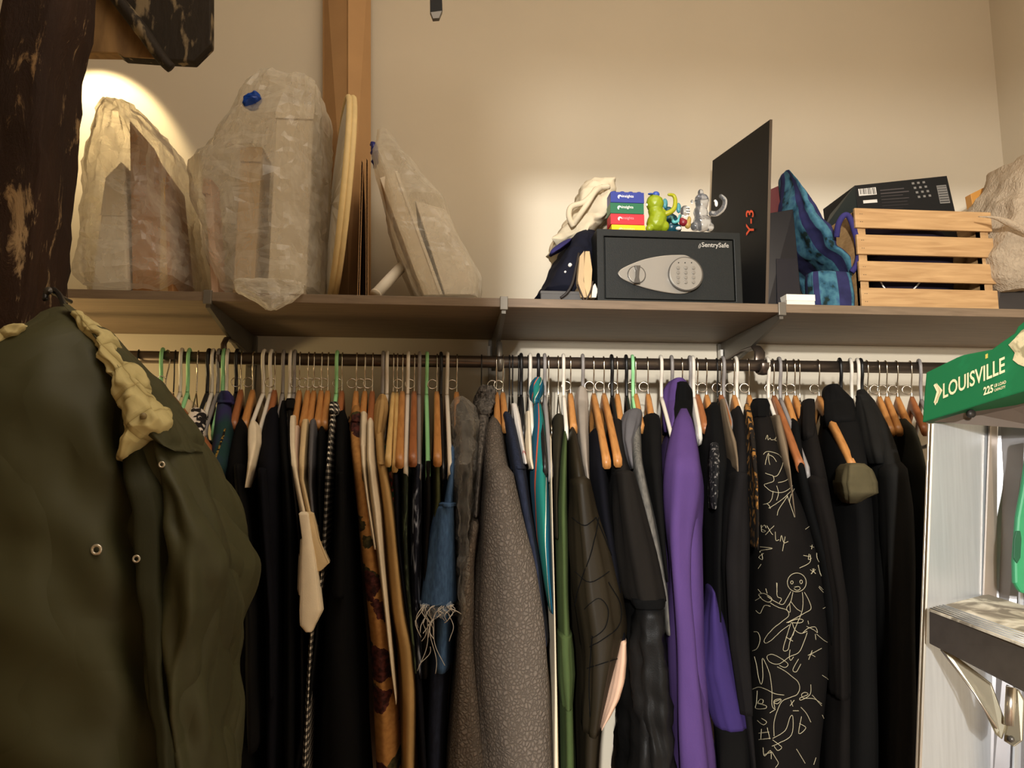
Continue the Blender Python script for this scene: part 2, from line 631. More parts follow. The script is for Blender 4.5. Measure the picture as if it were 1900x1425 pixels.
ROD_Z = float(P(940, 672, ROD_Y)[2])
ROD_R = 0.0122
r0, r1 = P(-700, 660, ROD_Y)[0], XR - .002
tube('clothes_rod', [(r0, ROD_Y, ROD_Z), ((r0 + r1) / 2, ROD_Y, ROD_Z), (r1, ROD_Y, ROD_Z)], ROD_R, m_rod, None, 20, 1)
props(bpy.data.objects['clothes_rod'], 'long dark bronze clothes rod under the shelf carrying all the hangers', 'clothes rod')

blabels = ['steel shelf bracket nearest the timber post', 'steel shelf bracket in the middle with pale upright strip', 'steel shelf bracket right of the safe with large rod hook']
for i, x in enumerate(cx):
    t = thing('shelf_bracket', blabels[i], 'bracket', (x, WALL_Y, ZT - .1), 'shelf brackets')
    # tapered arm under the board
    w = .004
    zz = ZT - TH
    slab('arm', [(x - w, SHELF_Y + .004, zz - .012), (x - w, SHELF_Y + .004, zz - .001), (x - w, WALL_Y - .012, zz - .001), (x - w, WALL_Y - .012, zz - .075)], (2 * w, 0, 0), m_steel, t)
    box('front_clip', x - .0075, x + .0075, SHELF_Y - .0035, SHELF_Y + .004, zz - .006, ZT + .003, m_steel, t, .001)
    box('wall_upright', x - .011, x + .011, WALL_Y - .012, WALL_Y - .0005, ZT - .30, zz - .002, m_steel if i != 1 else m_steel, t, .001)
    if i:
        box('pale_strip', x - .016 + .002 * i, x - .010 + .002 * i, WALL_Y - .03, WALL_Y - .013, zz - .062, zz - .02, m_whitesteel, t)
    # hook cradle under the rod
    geo = []
    pts = [(x, WALL_Y - .012, zz - .05), (x, ROD_Y + .03, zz - .045), (x, ROD_Y + .02, ROD_Z - .004)]
    for a in np.linspace(0, math.pi * 1.05, 10):
        pts.append((x, ROD_Y + .0165 * math.cos(a), ROD_Z - .0165 * math.sin(a)))
    pts[-1] = (x, ROD_Y - .0165, ROD_Z + .004)
    ws = .006 if i < 2 else .012
    g = tubegeo(smoothline(pts, 3), .0035, 8)
    V = np.array(g[0])
    V[:, 0] = x + (V[:, 0] - x) * ws / .0035
    mk('rod_hook', V, g[1], m_rod if i != 1 else m_steel, t)

# ------------------------------------------------------------------ hangers
def hooklocal(r=.0014, ztop=-.064, n=7, kink=0.0):
    R = ROD_R + r + .0003
    pts = [(0, 0, ztop), (0, 0, ztop + .012), (kink, -.004, -.034), (kink, -R * .8, -.018), (kink, -R, 0)]
    for a in np.linspace(.35, math.pi * 1.05, 8):
        pts.append((kink, -R * math.cos(a), R * math.sin(a)))
    return tubegeo(smoothline(pts, 3), r, n)


def arm_z(y, half=.21, drop=.134):
    return -.078 - drop * (abs(y) / half) ** 1.12


def wood_bar(width=.012, h0=.036, h1=.020, half=.21, drop=.134):
    ys = np.linspace(-half, half, 27)
    V, Fc = [], []
    for y in ys:
        k = abs(y) / half
        h = h0 * (1 - k) + h1 * k
        w = width / 2 * (1.0 + .25 * k ** 2)
        z = arm_z(y, half, drop)
        for j in range(8):
            a = 2 * math.pi * (j + .5) / 8
            c, s = math.cos(a), math.sin(a)
            V.append((w * np.sign(c) * abs(c) ** .6, y, z + h / 2 * np.sign(s) * abs(s) ** .6))
    n = 8
    for i in range(len(ys) - 1):
        for j in range(n):
            Fc.append((i * n + j, i * n + (j + 1) % n, (i + 1) * n + (j + 1) % n, (i + 1) * n + j))
    Fc.append(tuple(range(n)))
    Fc.append(tuple(range(len(V) - n, len(V))))
    return V, Fc


def protomesh(name, geo, m):
    me = bpy.data.meshes.new(name)
    me.from_pydata([tuple(map(float, v)) for v in geo[0]], [], [tuple(map(int, f)) for f in geo[1]])
    me.materials.append(m)
    me.polygons.foreach_set('use_smooth', np.ones(len(me.polygons), bool))
    bm = bmesh.new(); bm.from_mesh(me)
    bmesh.ops.recalc_face_normals(bm, faces=bm.faces)
    bm.to_mesh(me); bm.free()
    return me


ring_pts = [(-.0088 + .0092 * math.cos(a), -.001, -.0470 + .0092 * math.sin(a)) for a in np.linspace(0, 2 * math.pi, 21)[:-1]]
MESH = {}
bar = wood_bar()
MESH['wood'] = [('shoulder_bar', protomesh('shoulder_bar', bar, m_hw)), ('hook', protomesh('hook', hooklocal(), m_wire)), ('ring', protomesh('ring', tubegeo(ring_pts, .0011, 6, True), m_wire))]
MESH['red'] = [('shoulder_bar', protomesh('shoulder_bar', bar, m_hw2)), MESH['wood'][1], MESH['wood'][2]]
MESH['pale'] = [('shoulder_bar', protomesh('shoulder_bar', wood_bar(.009, .03, .02), m_pale)), MESH['wood'][1]]


def loop_hanger(r, rh, zn=-.07, h=.2, drop=.14):
    ys = np.linspace(-h, h, 21)
    low = zn - drop - .025
    path = [(0, y, zn - drop * (abs(y) / h) ** 1.05) for y in ys]
    path += [(0, h + .005, low + .008), (0, h - .01, low), (0, 0, low - .002), (0, -h + .01, low), (0, -h - .005, low + .008)]
    g1 = tubegeo(path, r, 8, True)
    g2 = hooklocal(rh, zn + .002, 8)
    return merge([g1, g2])


for k, m in (('mint', m_mint), ('white', m_wp), ('grey', m_gp), ('black', m_bp)):
    MESH[k] = [('hanger_body', protomesh(k + '_hanger', loop_hanger(.0042, .0036), m))]
SH = dict(half=.078, drop=.062)
bar2 = wood_bar(**SH)
for k, m in (('wood', m_hw), ('red', m_hw2)):
    MESH[k + '_s'] = [('shoulder_bar', protomesh('short_shoulder_bar', bar2, m))] + MESH[k][1:]
MESH['pale_s'] = MESH['pale']
for k, m in (('mint', m_mint), ('white', m_wp), ('grey', m_gp), ('black', m_bp)):
    MESH[k + '_s'] = [('hanger_body', protomesh(k + '_short_hanger', loop_hanger(.0042, .0036, h=.085, drop=.07), m))]
MESH['wire_s'] = [('hanger_body', protomesh('short_wire_hanger', loop_hanger(.0013, .0013, h=.085, drop=.07), m_blackwire))]
MESH['bright_s'] = [('hanger_body', protomesh('short_bright_hanger', loop_hanger(.0013, .0013, h=.085, drop=.07), m_wire))]
MESH['wire'] = [('hanger_body', protomesh('wire_hanger', loop_hanger(.0013, .0013), m_blackwire))]
MESH['bright'] = [('hanger_body', protomesh('bright_wire_hanger', loop_hanger(.0013, .0013), m_wire))]

# (pixel along the rod, kind, turn in degrees, what singles it out)
HG = [
    (252, 'wire', 0, 'carrying the cream shirt half hidden by the parka'), (297, 'mint', -3, None), (305, 'red', 62, 'turned sideways with its bar showing beside the parka'),
    (321, 'wire', 0, None), (333, 'white', -2, None), (347, 'mint', -2, None), (364, 'bright', 0, None), (384, 'black', -12, None), (392, 'white', -8, None),
    (403, 'grey', -10, None), (412, 'mint', -4, 'carrying the dark green and purple shirt'), (419, 'white', -2, None), (437, 'black', -8, None), (446, 'red', -5, 'carrying the gold speckled blouse'),
    (468, 'wood', -6, 'carrying the black coat next to the parka'), (488, 'white', -14, None), (501, 'white', -12, 'carrying the knotted white scarf'), (509, 'red', -2, 'carrying the navy-black jersey top'),
    (524, 'grey', -2, 'carrying the plain black cardigan'), (537, 'white', -2, None), (545, 'grey', -2, 'carrying the slim black shirt'), (555, 'wood', -2, 'carrying the white tee with long hanging sleeve'),
    (571, 'wood', -1, 'carrying the cream tee'), (582, 'wood', 0, 'carrying the slate grey tee'), (596, 'wood', 0, None), (608, 'wood', 0, 'carrying the charcoal tee'),
    (624, 'mint', -1, 'carrying the black and white checked shirt'), (634, 'red', -1, 'carrying the long plain black dress'), (661, 'wood', 2, 'carrying the tan rose-print dress'),
    (677, 'wood', 1, 'carrying the first of two white shirts'), (691, 'red', 1, 'carrying the second of two white shirts'), (710, 'grey', 1, 'carrying the khaki hooded jacket'), (718, 'white', -1, None),
    (730, 'pale', 1, 'nearer the khaki jacket'), (737, 'pale', 2, 'nearer the bare wooden hangers'), (747, 'wood', 2, 'bare down to its tip, carrying dark plaid trousers'), (757, 'white', 2, None),
    (769, 'red', 1, 'bare down to its tip, carrying the ink-print trousers'), (778, 'grey', 1, None), (792, 'mint', 2, 'bare down to its tip over black trousers'), (811, 'wood', 3, 'bare down to its tip beside the blue denim jacket'),
    (818, 'black', 3, None), (830, 'white', 2, None), (848, 'wood', 2, 'inside the clear garment bag'), (894, 'wire', 2, 'carrying the grey fur coat'), (922, 'wood', 2, 'carrying the grey fleece jacket'),
    (934, 'wood', 3, 'carrying the navy denim jacket'), (946, 'wire', 3, None), (952, 'wire', 2, None), (963, 'wire', 3, None), (968, 'black', 3, None), (981, 'wire', 4, None),
    (985, 'white', 1, 'carrying the teal striped shirt'), (1000, 'black', 2, None), (1012, 'grey', 1, None), (1019, 'bright', 1, None), (1037, 'bright', 0, None), (1047, 'white', -1, 'with clips, carrying the dark olive trousers'),
    (1060, 'wood', 1, 'carrying the quilted black-brown jacket'), (1083, 'grey', 0, 'carrying the pale grey zipped top'), (1103, 'wood', 3, 'bare to its tip, left of the pair over navy cloth'),
    (1122, 'wood', 3, 'bare to its tip, right of the pair over navy cloth'), (1137, 'black', 0, None), (1147, 'wood', 0, 'carrying the black bomber jacket'), (1164, 'black', 0, None), (1176, 'mint', -1, None),
    (1181, 'wood', 0, 'carrying the washed grey denim jacket'), (1204, 'wood', 1, 'carrying the black knit next to the purple hoodie'), (1229, 'white', 4, None), (1249, 'grey', 1, None), (1268, 'bright', 0, 'carrying the purple hoodie'),
    (1283, 'grey', 0, None), (1289, 'white', 0, None), (1296, 'red', 3, None), (1313, 'wood', 3, None), (1333, 'wire', 2, None), (1340, 'red', 8, None), (1345, 'grey', 6, None),
    (1364, 'wood', 4, 'carrying the dark charcoal jacket'), (1369, 'white', 4, None), (1392, 'wood', 2, 'carrying the bronze print blouse'), (1428, 'white', 6, 'carrying the taupe shirt'), (1438, 'red', 6, None), (1450, 'grey', 7, None),
    (1462, 'wood', 4, None), (1477, 'wood', 5, None), (1486, 'bright', 3, None), (1522, 'wood', 7, 'bare to its tip beside the big black coat'), (1563, 'black', 2, 'carrying the big black coat'), (1583, 'white', 0, None),
    (1596, 'white', 0, None), (1602, 'black', 2, 'carrying the long charcoal overcoat'), (1613, 'wood', 6, None), (1634, 'wood', 6, None), (1648, 'wood', 6, None), (1668, 'wood', 6, None), (1694, 'red', 6, None), (1711, 'grey', 2, 'last on the rod beside the ladder'),
]
KN = {'wood': ('wooden_hanger', 'orange-brown wooden hanger', 'orange-brown wooden hangers'), 'red': ('wooden_hanger', 'reddish wooden hanger', 'reddish wooden hangers'), 'pale': ('wooden_hanger', 'slim pale wooden hanger', 'slim pale wooden hangers'),
      'mint': ('plastic_hanger', 'mint green plastic hanger', 'mint plastic hangers'), 'white': ('plastic_hanger', 'white plastic hanger', 'white plastic hangers'), 'grey': ('plastic_hanger', 'grey plastic hanger', 'grey plastic hangers'),
      'black': ('plastic_hanger', 'black plastic hanger', 'black plastic hangers'), 'wire': ('wire_hanger', 'thin black wire hanger', 'black wire hangers'), 'bright': ('wire_hanger', 'thin bright wire hanger', 'bright wire hangers')}
ORD = ['first', 'second', 'third', 'fourth', 'fifth', 'sixth', 'seventh', 'eighth', 'ninth', 'tenth', 'eleventh', 'twelfth', 'thirteenth', 'fourteenth', 'fifteenth', 'sixteenth', 'seventeenth', 'eighteenth', 'nineteenth', 'twentieth']
ORD += ['twenty-' + o for o in ORD[:9]] + ['thirtieth'] + ['thirty-' + o for o in ORD[:9]]
cnt = {}
BARE = (297, 333, 347, 305, 757, 778, 818, 830, 1000, 1012, 1229, 1450, 1438)
for (px, kind, turn, hold) in HG:
    nm, desc, grp = KN[kind]
    cnt[kind] = cnt.get(kind, 0) + 1
    lab = f'{desc} {hold}' if hold else f'{desc}, {ORD[cnt[kind] - 1]} of the {grp} from the left rod end'
    x = P(px, 668, ROD_Y - ROD_R)[0]
    long_ = (hold and 'bare' in hold) or kind == 'pale' or px in BARE
    parts = MESH[kind if long_ else kind + '_s']
    if len(parts) == 1:
        o = bpy.data.objects.new(nm, parts[0][1])
        COL.objects.link(o)
    else:
        o = bpy.data.objects.new(nm, None)
        o.empty_display_size = .02
        COL.objects.link(o)
        for pn, me in parts:
            c = bpy.data.objects.new(pn, me)
            COL.objects.link(c)
            c.parent = o
    o.location = (x, ROD_Y, ROD_Z)
    o.rotation_euler = (random.uniform(-.03, .03), 0, math.radians(turn * .5 + random.uniform(-1, 1)) - .62 * (px - 827) / 1400)
    props(o, lab, 'hanger', grp)

# ------------------------------------------------------------------ lofted cloth
def smooth1(a, k):
    if k < 2: return a
    pad = np.concatenate([np.full(k, a[0]), a, np.full(k, a[-1])])
    ker = np.hanning(2 * k + 1)
    ker /= ker.sum()
    return np.convolve(pad, ker, 'same')[k:-k]


def yfront(py):
    t = np.clip((py - 742.0) / 122.0, 0, 1)
    return 1.462 - .172 * t ** 0.85


def loft(name, rows, m, parent=None, dy=0.0, nl=46, ns=36, n=2.6, A=.004, seed=0, kf=5, ext=True, crumple=0.0, cs=14.0, sm=2, loc=None, yb=None, diag=0.0, mats=None, sil=0.0, shear=None, tuck=0.0, ridge=0.0, pleat=0.0, rs=9.0, flat=False):
    rows = [tuple(r) for r in rows]
    R = np.array([r[:3] for r in rows], float)
    if R[-1, 0] >= 1425 and ext:
        last = rows[-1]
        d = (R[-1] - R[-2]) / max(1, R[-1, 0] - R[-2, 0]) * 260 * .5
        rows.append((last[0] + 260, last[1] + d[1], last[2] + d[2]) + tuple(last[3:]))
        R = np.array([r[:3] for r in rows], float)
    py = np.linspace(R[0, 0], R[-1, 0], nl)
    xl = smooth1(np.interp(py, R[:, 0], R[:, 1]), sm)
    xr = smooth1(np.interp(py, R[:, 0], R[:, 2]), sm)
    if len(rows[0]) >= 5:
        Yf = smooth1(np.interp(py, R[:, 0], [r[3] for r in rows]), sm)
        Yb = smooth1(np.interp(py, R[:, 0], [r[4] for r in rows]), sm)
    else:
        Yf = yfront(py) + dy
        Yb = np.minimum(2 * ROD_Y - Yf, WALL_Y - .02)
        if yb is not None: Yb = np.full(nl, yb)
    if tuck:
        tt = np.linspace(0, 1, nl)
        Yf = Yf + tuck * np.clip((tt - .72) / .28, 0, 1) ** 2
    if shear is None:
        shear = .62 * (float(np.mean(R[:, 1:3])) - 827) / 1400 if len(rows[0]) < 5 else 0.0
    rg = np.random.default_rng(seed + 11)
    ph = rg.uniform(0, 6.28, 8)
    V, UV = [], []
    th = np.linspace(0, 2 * math.pi, ns, endpoint=False)
    for i in range(nl):
        dp = Yb[i] - Yf[i]
        ya = Yf[i] + sil * dp * (.85 if xl[i] > 827 else .12)
        yz = Yf[i] + sil * dp * (.85 if xr[i] < 827 else .12)
        L, Rr = P(xl[i], py[i], ya), P(xr[i], py[i], yz)
        if Rr[0] < L[0] + .002: Rr[0] = L[0] + .002
        c, a, z = (L[0] + Rr[0]) / 2, abs(Rr[0] - L[0]) / 2, (L[2] + Rr[2]) / 2
        t = i / (nl - 1)
        e = 1.0
        if i == 0: e = .55
        yc, b = (Yf[i] + Yb[i]) / 2, (Yb[i] - Yf[i]) / 2
        co, si = np.cos(th), np.sin(th)
        px_ = np.sign(co) * np.abs(co) ** (2 / n)
        py_ = np.sign(si) * np.abs(si) ** (2 / n)
        g = min(1, t * 4) * A
        zz = z * 6
        w = .55 * np.sin(kf * th + ph[0] + 1.3 * np.sin(zz * .8 + ph[1])) + .35 * np.sin((2 * kf + 1) * th + ph[2] - 2.0 * zz * .5) + .3 * np.sin(3 * th + zz * 3 + ph[3])
        if diag: w = w + diag * np.sin(6 * th + zz * 9 + ph[4])
        am = min(g, a * .35 + .0005)
        X = c + (a * e) * px_ + am * w * co
        Yv = yc + (b * e) * py_ + am * .8 * w * si
        X = X + shear * (Yv - Yf[i])
        for k in range(ns):
            p = Vector((X[k], Yv[k], z))
            if ridge:
                q = Vector((p.x, p.y, p.z * .45)) * rs
                h = (.5 - abs(mnoise.noise(q))) * 1.0 + (.5 - abs(mnoise.noise(q * 2.3 + Vector((3, 1, 7))))) * .5 + (.5 - abs(mnoise.noise(Vector((p.x, p.y, p.z * 1.2)) * rs * 4))) * .18
                h = h * ridge + (.5 - abs(mnoise.noise(Vector((p.x * 42, p.y * 42, p.z * 5 + p.x * 12))))) * ridge * .35 * (1 if pleat or n > 4 else 0) + pleat * (1 - abs(math.sin(th[k] * 9 + 2 * mnoise.noise(q * .6)))) * max(0, 1 - t * 1.4)
                p = p + Vector((co[k] * h, si[k] * h, 0))
            if crumple:
                d = mnoise.noise_vector(p * cs) * crumple + mnoise.noise_vector(p * cs * 2.7) * crumple * .5
                p = p + d
            V.append(p[:])
            UV.append((k / ns, t))
    Fc = []
    for i in range(nl - 1):
        for k in range(ns):
            Fc.append((i * ns + k, (i + 1) * ns + k, (i + 1) * ns + (k + 1) % ns, i * ns + (k + 1) % ns))
    V.append(np.mean(V[:ns], 0)); UV.append((.5, 0))
    V.append(np.mean(V[(nl - 1) * ns:nl * ns], 0)); UV.append((.5, 1))
    for k in range(ns):
        Fc.append((len(V) - 2, k, (k + 1) % ns))
        Fc.append((len(V) - 1, (nl - 1) * ns + (k + 1) % ns, (nl - 1) * ns + k))
    if flat:
        F2 = []
        for j, f in enumerate(Fc):
            if len(f) == 4:
                if rg.random() < .5: F2 += [(f[0], f[1], f[2]), (f[0], f[2], f[3])]
                else: F2 += [(f[1], f[2], f[3]), (f[1], f[3], f[0])]
            else: F2.append(f)
        Fc = F2
    o = mk(name, V, Fc, m, parent, uv=UV, loc=loc, smooth=not flat)
    return fixn(o)


def garment(name, label, cat, m, rows, parts=(), group=None, **kw):
    """parts: (name, material, rows, options)"""
    top = rows[0]
    loc = P((top[1] + top[2]) / 2, top[0], ROD_Y if len(top) < 5 else (top[3] + top[4]) / 2)
    if not parts:
        o = loft(name, rows, m, None, loc=loc, **kw)
        return props(o, label, cat, group)
    t = thing(name, label, cat, loc, group)
    loft('body', rows, m, t, **kw)
    for i, (pn, pm, pr, po) in enumerate(parts):
        loft(pn, pr, pm or m, t, **dict(dict(seed=kw.get('seed', 0) + 31 + i), **po))
    return t

# ------------------------------------------------------------------ garments on the rod, left to right
m_cream = cloth('cream_cotton', (214, 190, 150))
m_white = MATS['white_print']
m_whitec = cloth('white_cotton', (222, 206, 178))
m_ecru = cloth('ecru_cotton', (205, 180, 138))
m_slate = cloth('slate_grey_cotton', (92, 90, 92))
m_tan = cloth('khaki_cotton', (176, 142, 92))
m_check = pattern('black_white_check', _check)
m_floral = pattern('tan_rose_print', _floral)
m_sherpa = pattern('grey_sherpa_fleece', _sherpa, 0.95)
m_fur = pattern('grey_faux_fur', _fur, 0.95)
m_denim = pattern('blue_denim', _denim((48, 74, 108), (72, 102, 140)))
m_navyd = pattern('navy_denim', _denim((20, 24, 38), (34, 40, 58)))
m_greyd = pattern('washed_grey_denim', _denim((78, 76, 72), (112, 108, 100)))
m_zebra = pattern('zebra_print', _blot((30, 26, 26), (222, 210, 196), 40, .48, .51, (1, .6, 1.6)))
m_leopard = pattern('gold_speckle_print', _blot((22, 18, 12), (150, 120, 52), 110, .50, .56, (1, 1, 1)))
m_peacock = pattern('green_purple_shirting', _blot((28, 56, 54), (46, 40, 84), 9, .42, .6, (1, 1, .8)))
m_plaid = pattern('dark_green_plaid', _blot((26, 32, 20), (78, 88, 62), 60, .5, .6, (2, 2, .5)))
m_ikat = pattern('navy_ink_print', _blot((20, 22, 34), (150, 156, 170), 55, .54, .62, (1.4, 1.4, .35)))
m_bronze = pattern('bronze_print', _blot((24, 18, 12), (150, 104, 48), 70, .53, .6, (1, 1, .8)))
m_sparkle = pattern('dark_floral_print', _blot((18, 18, 20), (120, 116, 112), 120, .56, .63, (1, 1, 1)))
m_red = pattern('green_red_print', _blot((20, 58, 36), (120, 30, 32), 45, .52, .56, (1, 1, 1), (190, 160, 120)))
m_olive = cloth('olive_twill', (70, 72, 44))
m_dolive = cloth('dark_olive_twill', (44, 40, 28))
m_leaf = cloth('forest_green_cotton', (66, 80, 46))
m_taupe = cloth('taupe_cotton', (120, 104, 84))
m_palegrey = cloth('pale_grey_fleece', (142, 132, 120))
m_quilt = cloth('brown_black_nylon', (40, 34, 24), .12, .1, .5)
m_crink = cloth('crinkled_black_nylon', (26, 25, 24), .2, .3, .45)
m_bomber = cloth('black_bomber_cloth', (27, 24, 21))
m_purple = cloth('purple_fleece', (82, 60, 112), .08)
m_indigo = cloth('indigo_fleece', (56, 43, 94), .08)
m_char = cloth('charcoal_wool', (27, 26, 24))
m_dchar = cloth('dark_charcoal_cloth', (22, 20, 20))
m_pink = cloth('pale_pink_cotton', (214, 176, 150))
m_thread = plain('frayed_white_thread', (196, 190, 180), .9)
m_teal = pattern('teal_multi_stripe', _stripes([(0, (14, 84, 104)), (.16, (222, 214, 190)), (.185, (16, 92, 110)), (.36, (12, 74, 98)), (.50, (184, 76, 48)), (.535, (20, 104, 104)), (.64, (26, 108, 96)), (.78, (226, 216, 190)), (.80, (14, 84, 104)), (.9, (12, 66, 90))], .22, 2.0))

G = garment
G('cream_shirt', 'cream shirt hanging just behind the parka shoulder', 'shirt', m_cream, [(736, 322, 348), (748, 308, 362), (780, 303, 372), (860, 300, 378), (1000, 300, 380)], dy=.02)
G('zebra_scarf', 'black and white zebra print scarf above the parka collar', 'scarf', m_zebra, [(755, 352, 372), (768, 345, 384), (790, 343, 378), (850, 346, 372)], dy=-.02, yb=1.47)
G('shirt', 'dark green and purple shirt on a mint hanger', 'shirt', m_peacock, [(728, 410, 422), (752, 396, 430), (800, 388, 432), (850, 381, 428), (900, 376, 424), (1000, 380, 424), (1200, 400, 430)], [('collar', None, [(724, 408, 424), (736, 402, 430), (752, 402, 432)], {'tuck': .035, 'dy': -.012, 'yb': 1.49})], seed=2)
G('blouse', 'black blouse with gold speckled trim beside the black coat', 'blouse', m_leopard, [(788, 414, 425), (815, 404, 420), (850, 390, 411), (880, 384, 402), (960, 384, 400), (1100, 390, 405)], seed=3)
G('coat', 'black coat hanging next to the parka sleeve', 'coat', BL[1], [(768, 442, 452), (790, 430, 458), (820, 420, 461), (860, 408, 464), (900, 402, 466), (960, 402, 470), (1060, 405, 475), (1200, 400, 484), (1425, 395, 488)], [('sleeve', None, [(850, 424, 452), (950, 428, 462), (1150, 446, 480), (1380, 448, 484), (1400, 452, 480)], {'dy': -.022, 'ext': False})], seed=4)
G('white_scarf', 'knotted thin white scarf looped over a white hanger', 'scarf', m_whitec, [(778, 464, 472), (792, 457, 480), (820, 456, 480), (850, 457, 472), (885, 454, 462), (905, 452, 457)], dy=-.03, yb=1.46, A=.006, kf=3, seed=5)
G('jersey_top', 'navy-black jersey top right of the white scarf', 'top', BL[3], [(748, 498, 514), (775, 484, 520), (820, 472, 522), (880, 466, 524), (960, 470, 524), (1100, 484, 522), (1425, 486, 520)], [('sleeve', None, [(860, 470, 497), (960, 474, 502), (1150, 490, 512), (1300, 492, 512)], {'dy': -.02})], seed=6)
G('cardigan', 'plain black cardigan right of the navy-black top', 'cardigan', BL[0], [(741, 518, 530), (775, 512, 533), (830, 514, 537), (900, 516, 545), (1000, 520, 552), (1200, 520, 552), (1425, 520, 553)], seed=7)
G('slim_shirt', 'slim black shirt just left of the white tee', 'shirt', BL[2], [(742, 533, 545), (770, 529, 542), (830, 530, 542), (900, 538, 550), (1000, 550, 560), (1150, 552, 566), (1425, 553, 568)], [('collar', None, [(738, 531, 546), (750, 529, 546), (762, 530, 544)], {'tuck': .035, 'dy': -.01, 'yb': 1.48})], seed=8)
G('white_tee', 'white tee with a long hanging pointed sleeve', 'tee shirt', m_whitec, [(766, 538, 548), (782, 534, 549), (830, 533, 549), (870, 536, 553), (920, 546, 563), (970, 555, 575), (1005, 560, 578)],
  [('sleeve', None, [(950, 553, 572), (1000, 560, 579), (1040, 558, 586), (1085, 556, 592), (1135, 554, 598), (1160, 555, 585), (1173, 566, 579)], {'dy': -.02, 'yb': 1.295, 'A': .002, 'kf': 3, 'n': 7, 'sm': 0, 'nl': 70, 'ext': False}), ('sleeve_underside', None, [(1000, 556, 566), (1050, 553, 566), (1096, 552, 562), (1106, 554, 560)], {'dy': -.012, 'yb': 1.35, 'n': 4, 'sm': 1, 'A': .002, 'ext': False})], seed=9, n=4)
G('blush_tee', 'blush white tee between the white tee and cream tee', 'tee shirt', cloth('blush_cotton', (206, 180, 158)), [(785, 545, 555), (800, 542, 557), (850, 541, 556), (900, 549, 562), (950, 560, 572), (1000, 568, 580)], dy=.012, seed=10)
G('cream_tee', 'cream tee with sleeve hem flaring to the right', 'tee shirt', m_ecru, [(773, 561, 572), (790, 556, 573), (850, 552, 568), (890, 553, 566), (940, 563, 578), (985, 573, 590)],
  [('sleeve', None, [(950, 564, 581), (1000, 574, 593), (1030, 579, 605), (1044, 583, 612), (1060, 587, 594)], {'dy': -.012, 'yb': 1.30, 'A': .002, 'n': 7, 'sm': 0, 'nl': 50, 'ext': False})], seed=11, n=4)
G('slate_tee', 'slate grey tee right of the cream tee', 'tee shirt', m_slate, [(772, 574, 587), (790, 569, 588), (850, 566, 585), (900, 566, 583), (960, 572, 588), (1050, 582, 600), (1090, 584, 600)], seed=12)
G('charcoal_tee', 'charcoal black tee left of the checked shirt', 'tee shirt', BL[0], [(782, 589, 602), (800, 586, 604), (860, 583, 602), (920, 584, 599), (1000, 590, 600), (1180, 582, 592), (1300, 566, 580), (1425, 540, 562)], seed=13)
G('checked_shirt', 'black and white checked shirt hanging as a narrow strip', 'shirt', m_check, [(750, 612, 624), (770, 610, 626), (800, 606, 620), (850, 602, 615), (900, 598, 612), (960, 597, 608), (1080, 590, 602), (1175, 570, 583), (1250, 566, 579), (1330, 561, 576), (1425, 554, 574)], [('collar', None, [(744, 612, 626), (756, 610, 629), (772, 611, 628)], {'tuck': .035, 'dy': -.012, 'yb': 1.49})], seed=14, dy=-.008)
G('long_dress', 'long plain black dress right of the checked strip', 'dress', BL[0], [(756, 622, 640), (775, 620, 646), (850, 616, 645), (950, 612, 652), (1050, 604, 662), (1175, 586, 670), (1300, 578, 680), (1425, 574, 686)], [('sleeve', None, [(870, 620, 640), (950, 618, 646), (1100, 606, 652), (1110, 610, 648)], {'dy': -.014, 'ext': False})], seed=15, A=.005)
G('floral_dress', 'tan dress printed with dark red roses', 'dress', m_floral, [(744, 652, 668), (765, 646, 671), (800, 643, 669), (850, 645, 680), (900, 650, 692), (1000, 662, 706), (1100, 672, 720), (1200, 680, 730), (1300, 686, 738), (1425, 692, 746)], [('cuff_band', m_floral, [(766, 645, 672), (774, 644, 672), (782, 644, 671)], {'dy': -.004, 'ext': False, 'nl': 8})], seed=16, A=.006)
G('white_shirt', 'white shirt, left one of two beside the rose-print dress', 'shirt', m_whitec, [(759, 668, 680), (778, 665, 682), (830, 664, 681), (870, 667, 682), (920, 674, 688), (1000, 686, 700)], [('cuff', None, [(820, 664, 681), (870, 667, 682), (930, 676, 688), (1020, 690, 702)], {'dy': -.006, 'ext': False})], seed=17)
G('white_shirt', 'white shirt with one long sleeve narrowing to a point', 'shirt', m_whitec, [(769, 680, 692), (790, 677, 694), (850, 676, 695), (900, 680, 702), (950, 687, 709), (1050, 699, 716), (1150, 711, 724), (1250, 722, 733), (1308, 733, 737)], [('sleeve_seam', None, [(850, 675, 695), (853, 675, 696), (857, 676, 696)], {'dy': -.003, 'ext': False, 'nl': 6})], seed=18, dy=-.012)
G('khaki_jacket', 'khaki tan hooded jacket with a long full sleeve', 'jacket', m_tan, [(738, 699, 714), (760, 696, 715), (800, 692, 712), (860, 694, 719), (900, 699, 729), (960, 705, 739), (1050, 713, 750), (1150, 722, 762), (1200, 732, 776), (1280, 737, 782), (1425, 740, 776)],
  [('hood', None, [(729, 704, 715), (740, 699, 718), (760, 695, 718), (785, 693, 714), (815, 692, 711)], {'tuck': .03, 'dy': -.008, 'yb': 1.52, 'A': .004, 'n': 2.2, 'ext': False}), ('sleeve_seam', None, [(855, 693, 719), (858, 693, 720), (862, 694, 721)], {'dy': -.004, 'ext': False, 'nl': 6})], seed=19)
G('print_trousers', 'green cloth with red print folded behind the khaki jacket', 'trousers', m_red, [(822, 709, 728), (835, 708, 728), (860, 712, 730), (900, 719, 736), (1000, 732, 742)], seed=20, dy=.02)
G('navy_trousers', 'dark navy trousers folded over the pale hangers', 'trousers', BL[3], [(862, 728, 742), (880, 724, 744), (1000, 732, 744), (1100, 744, 756), (1250, 764, 784), (1425, 776, 796)], seed=21)
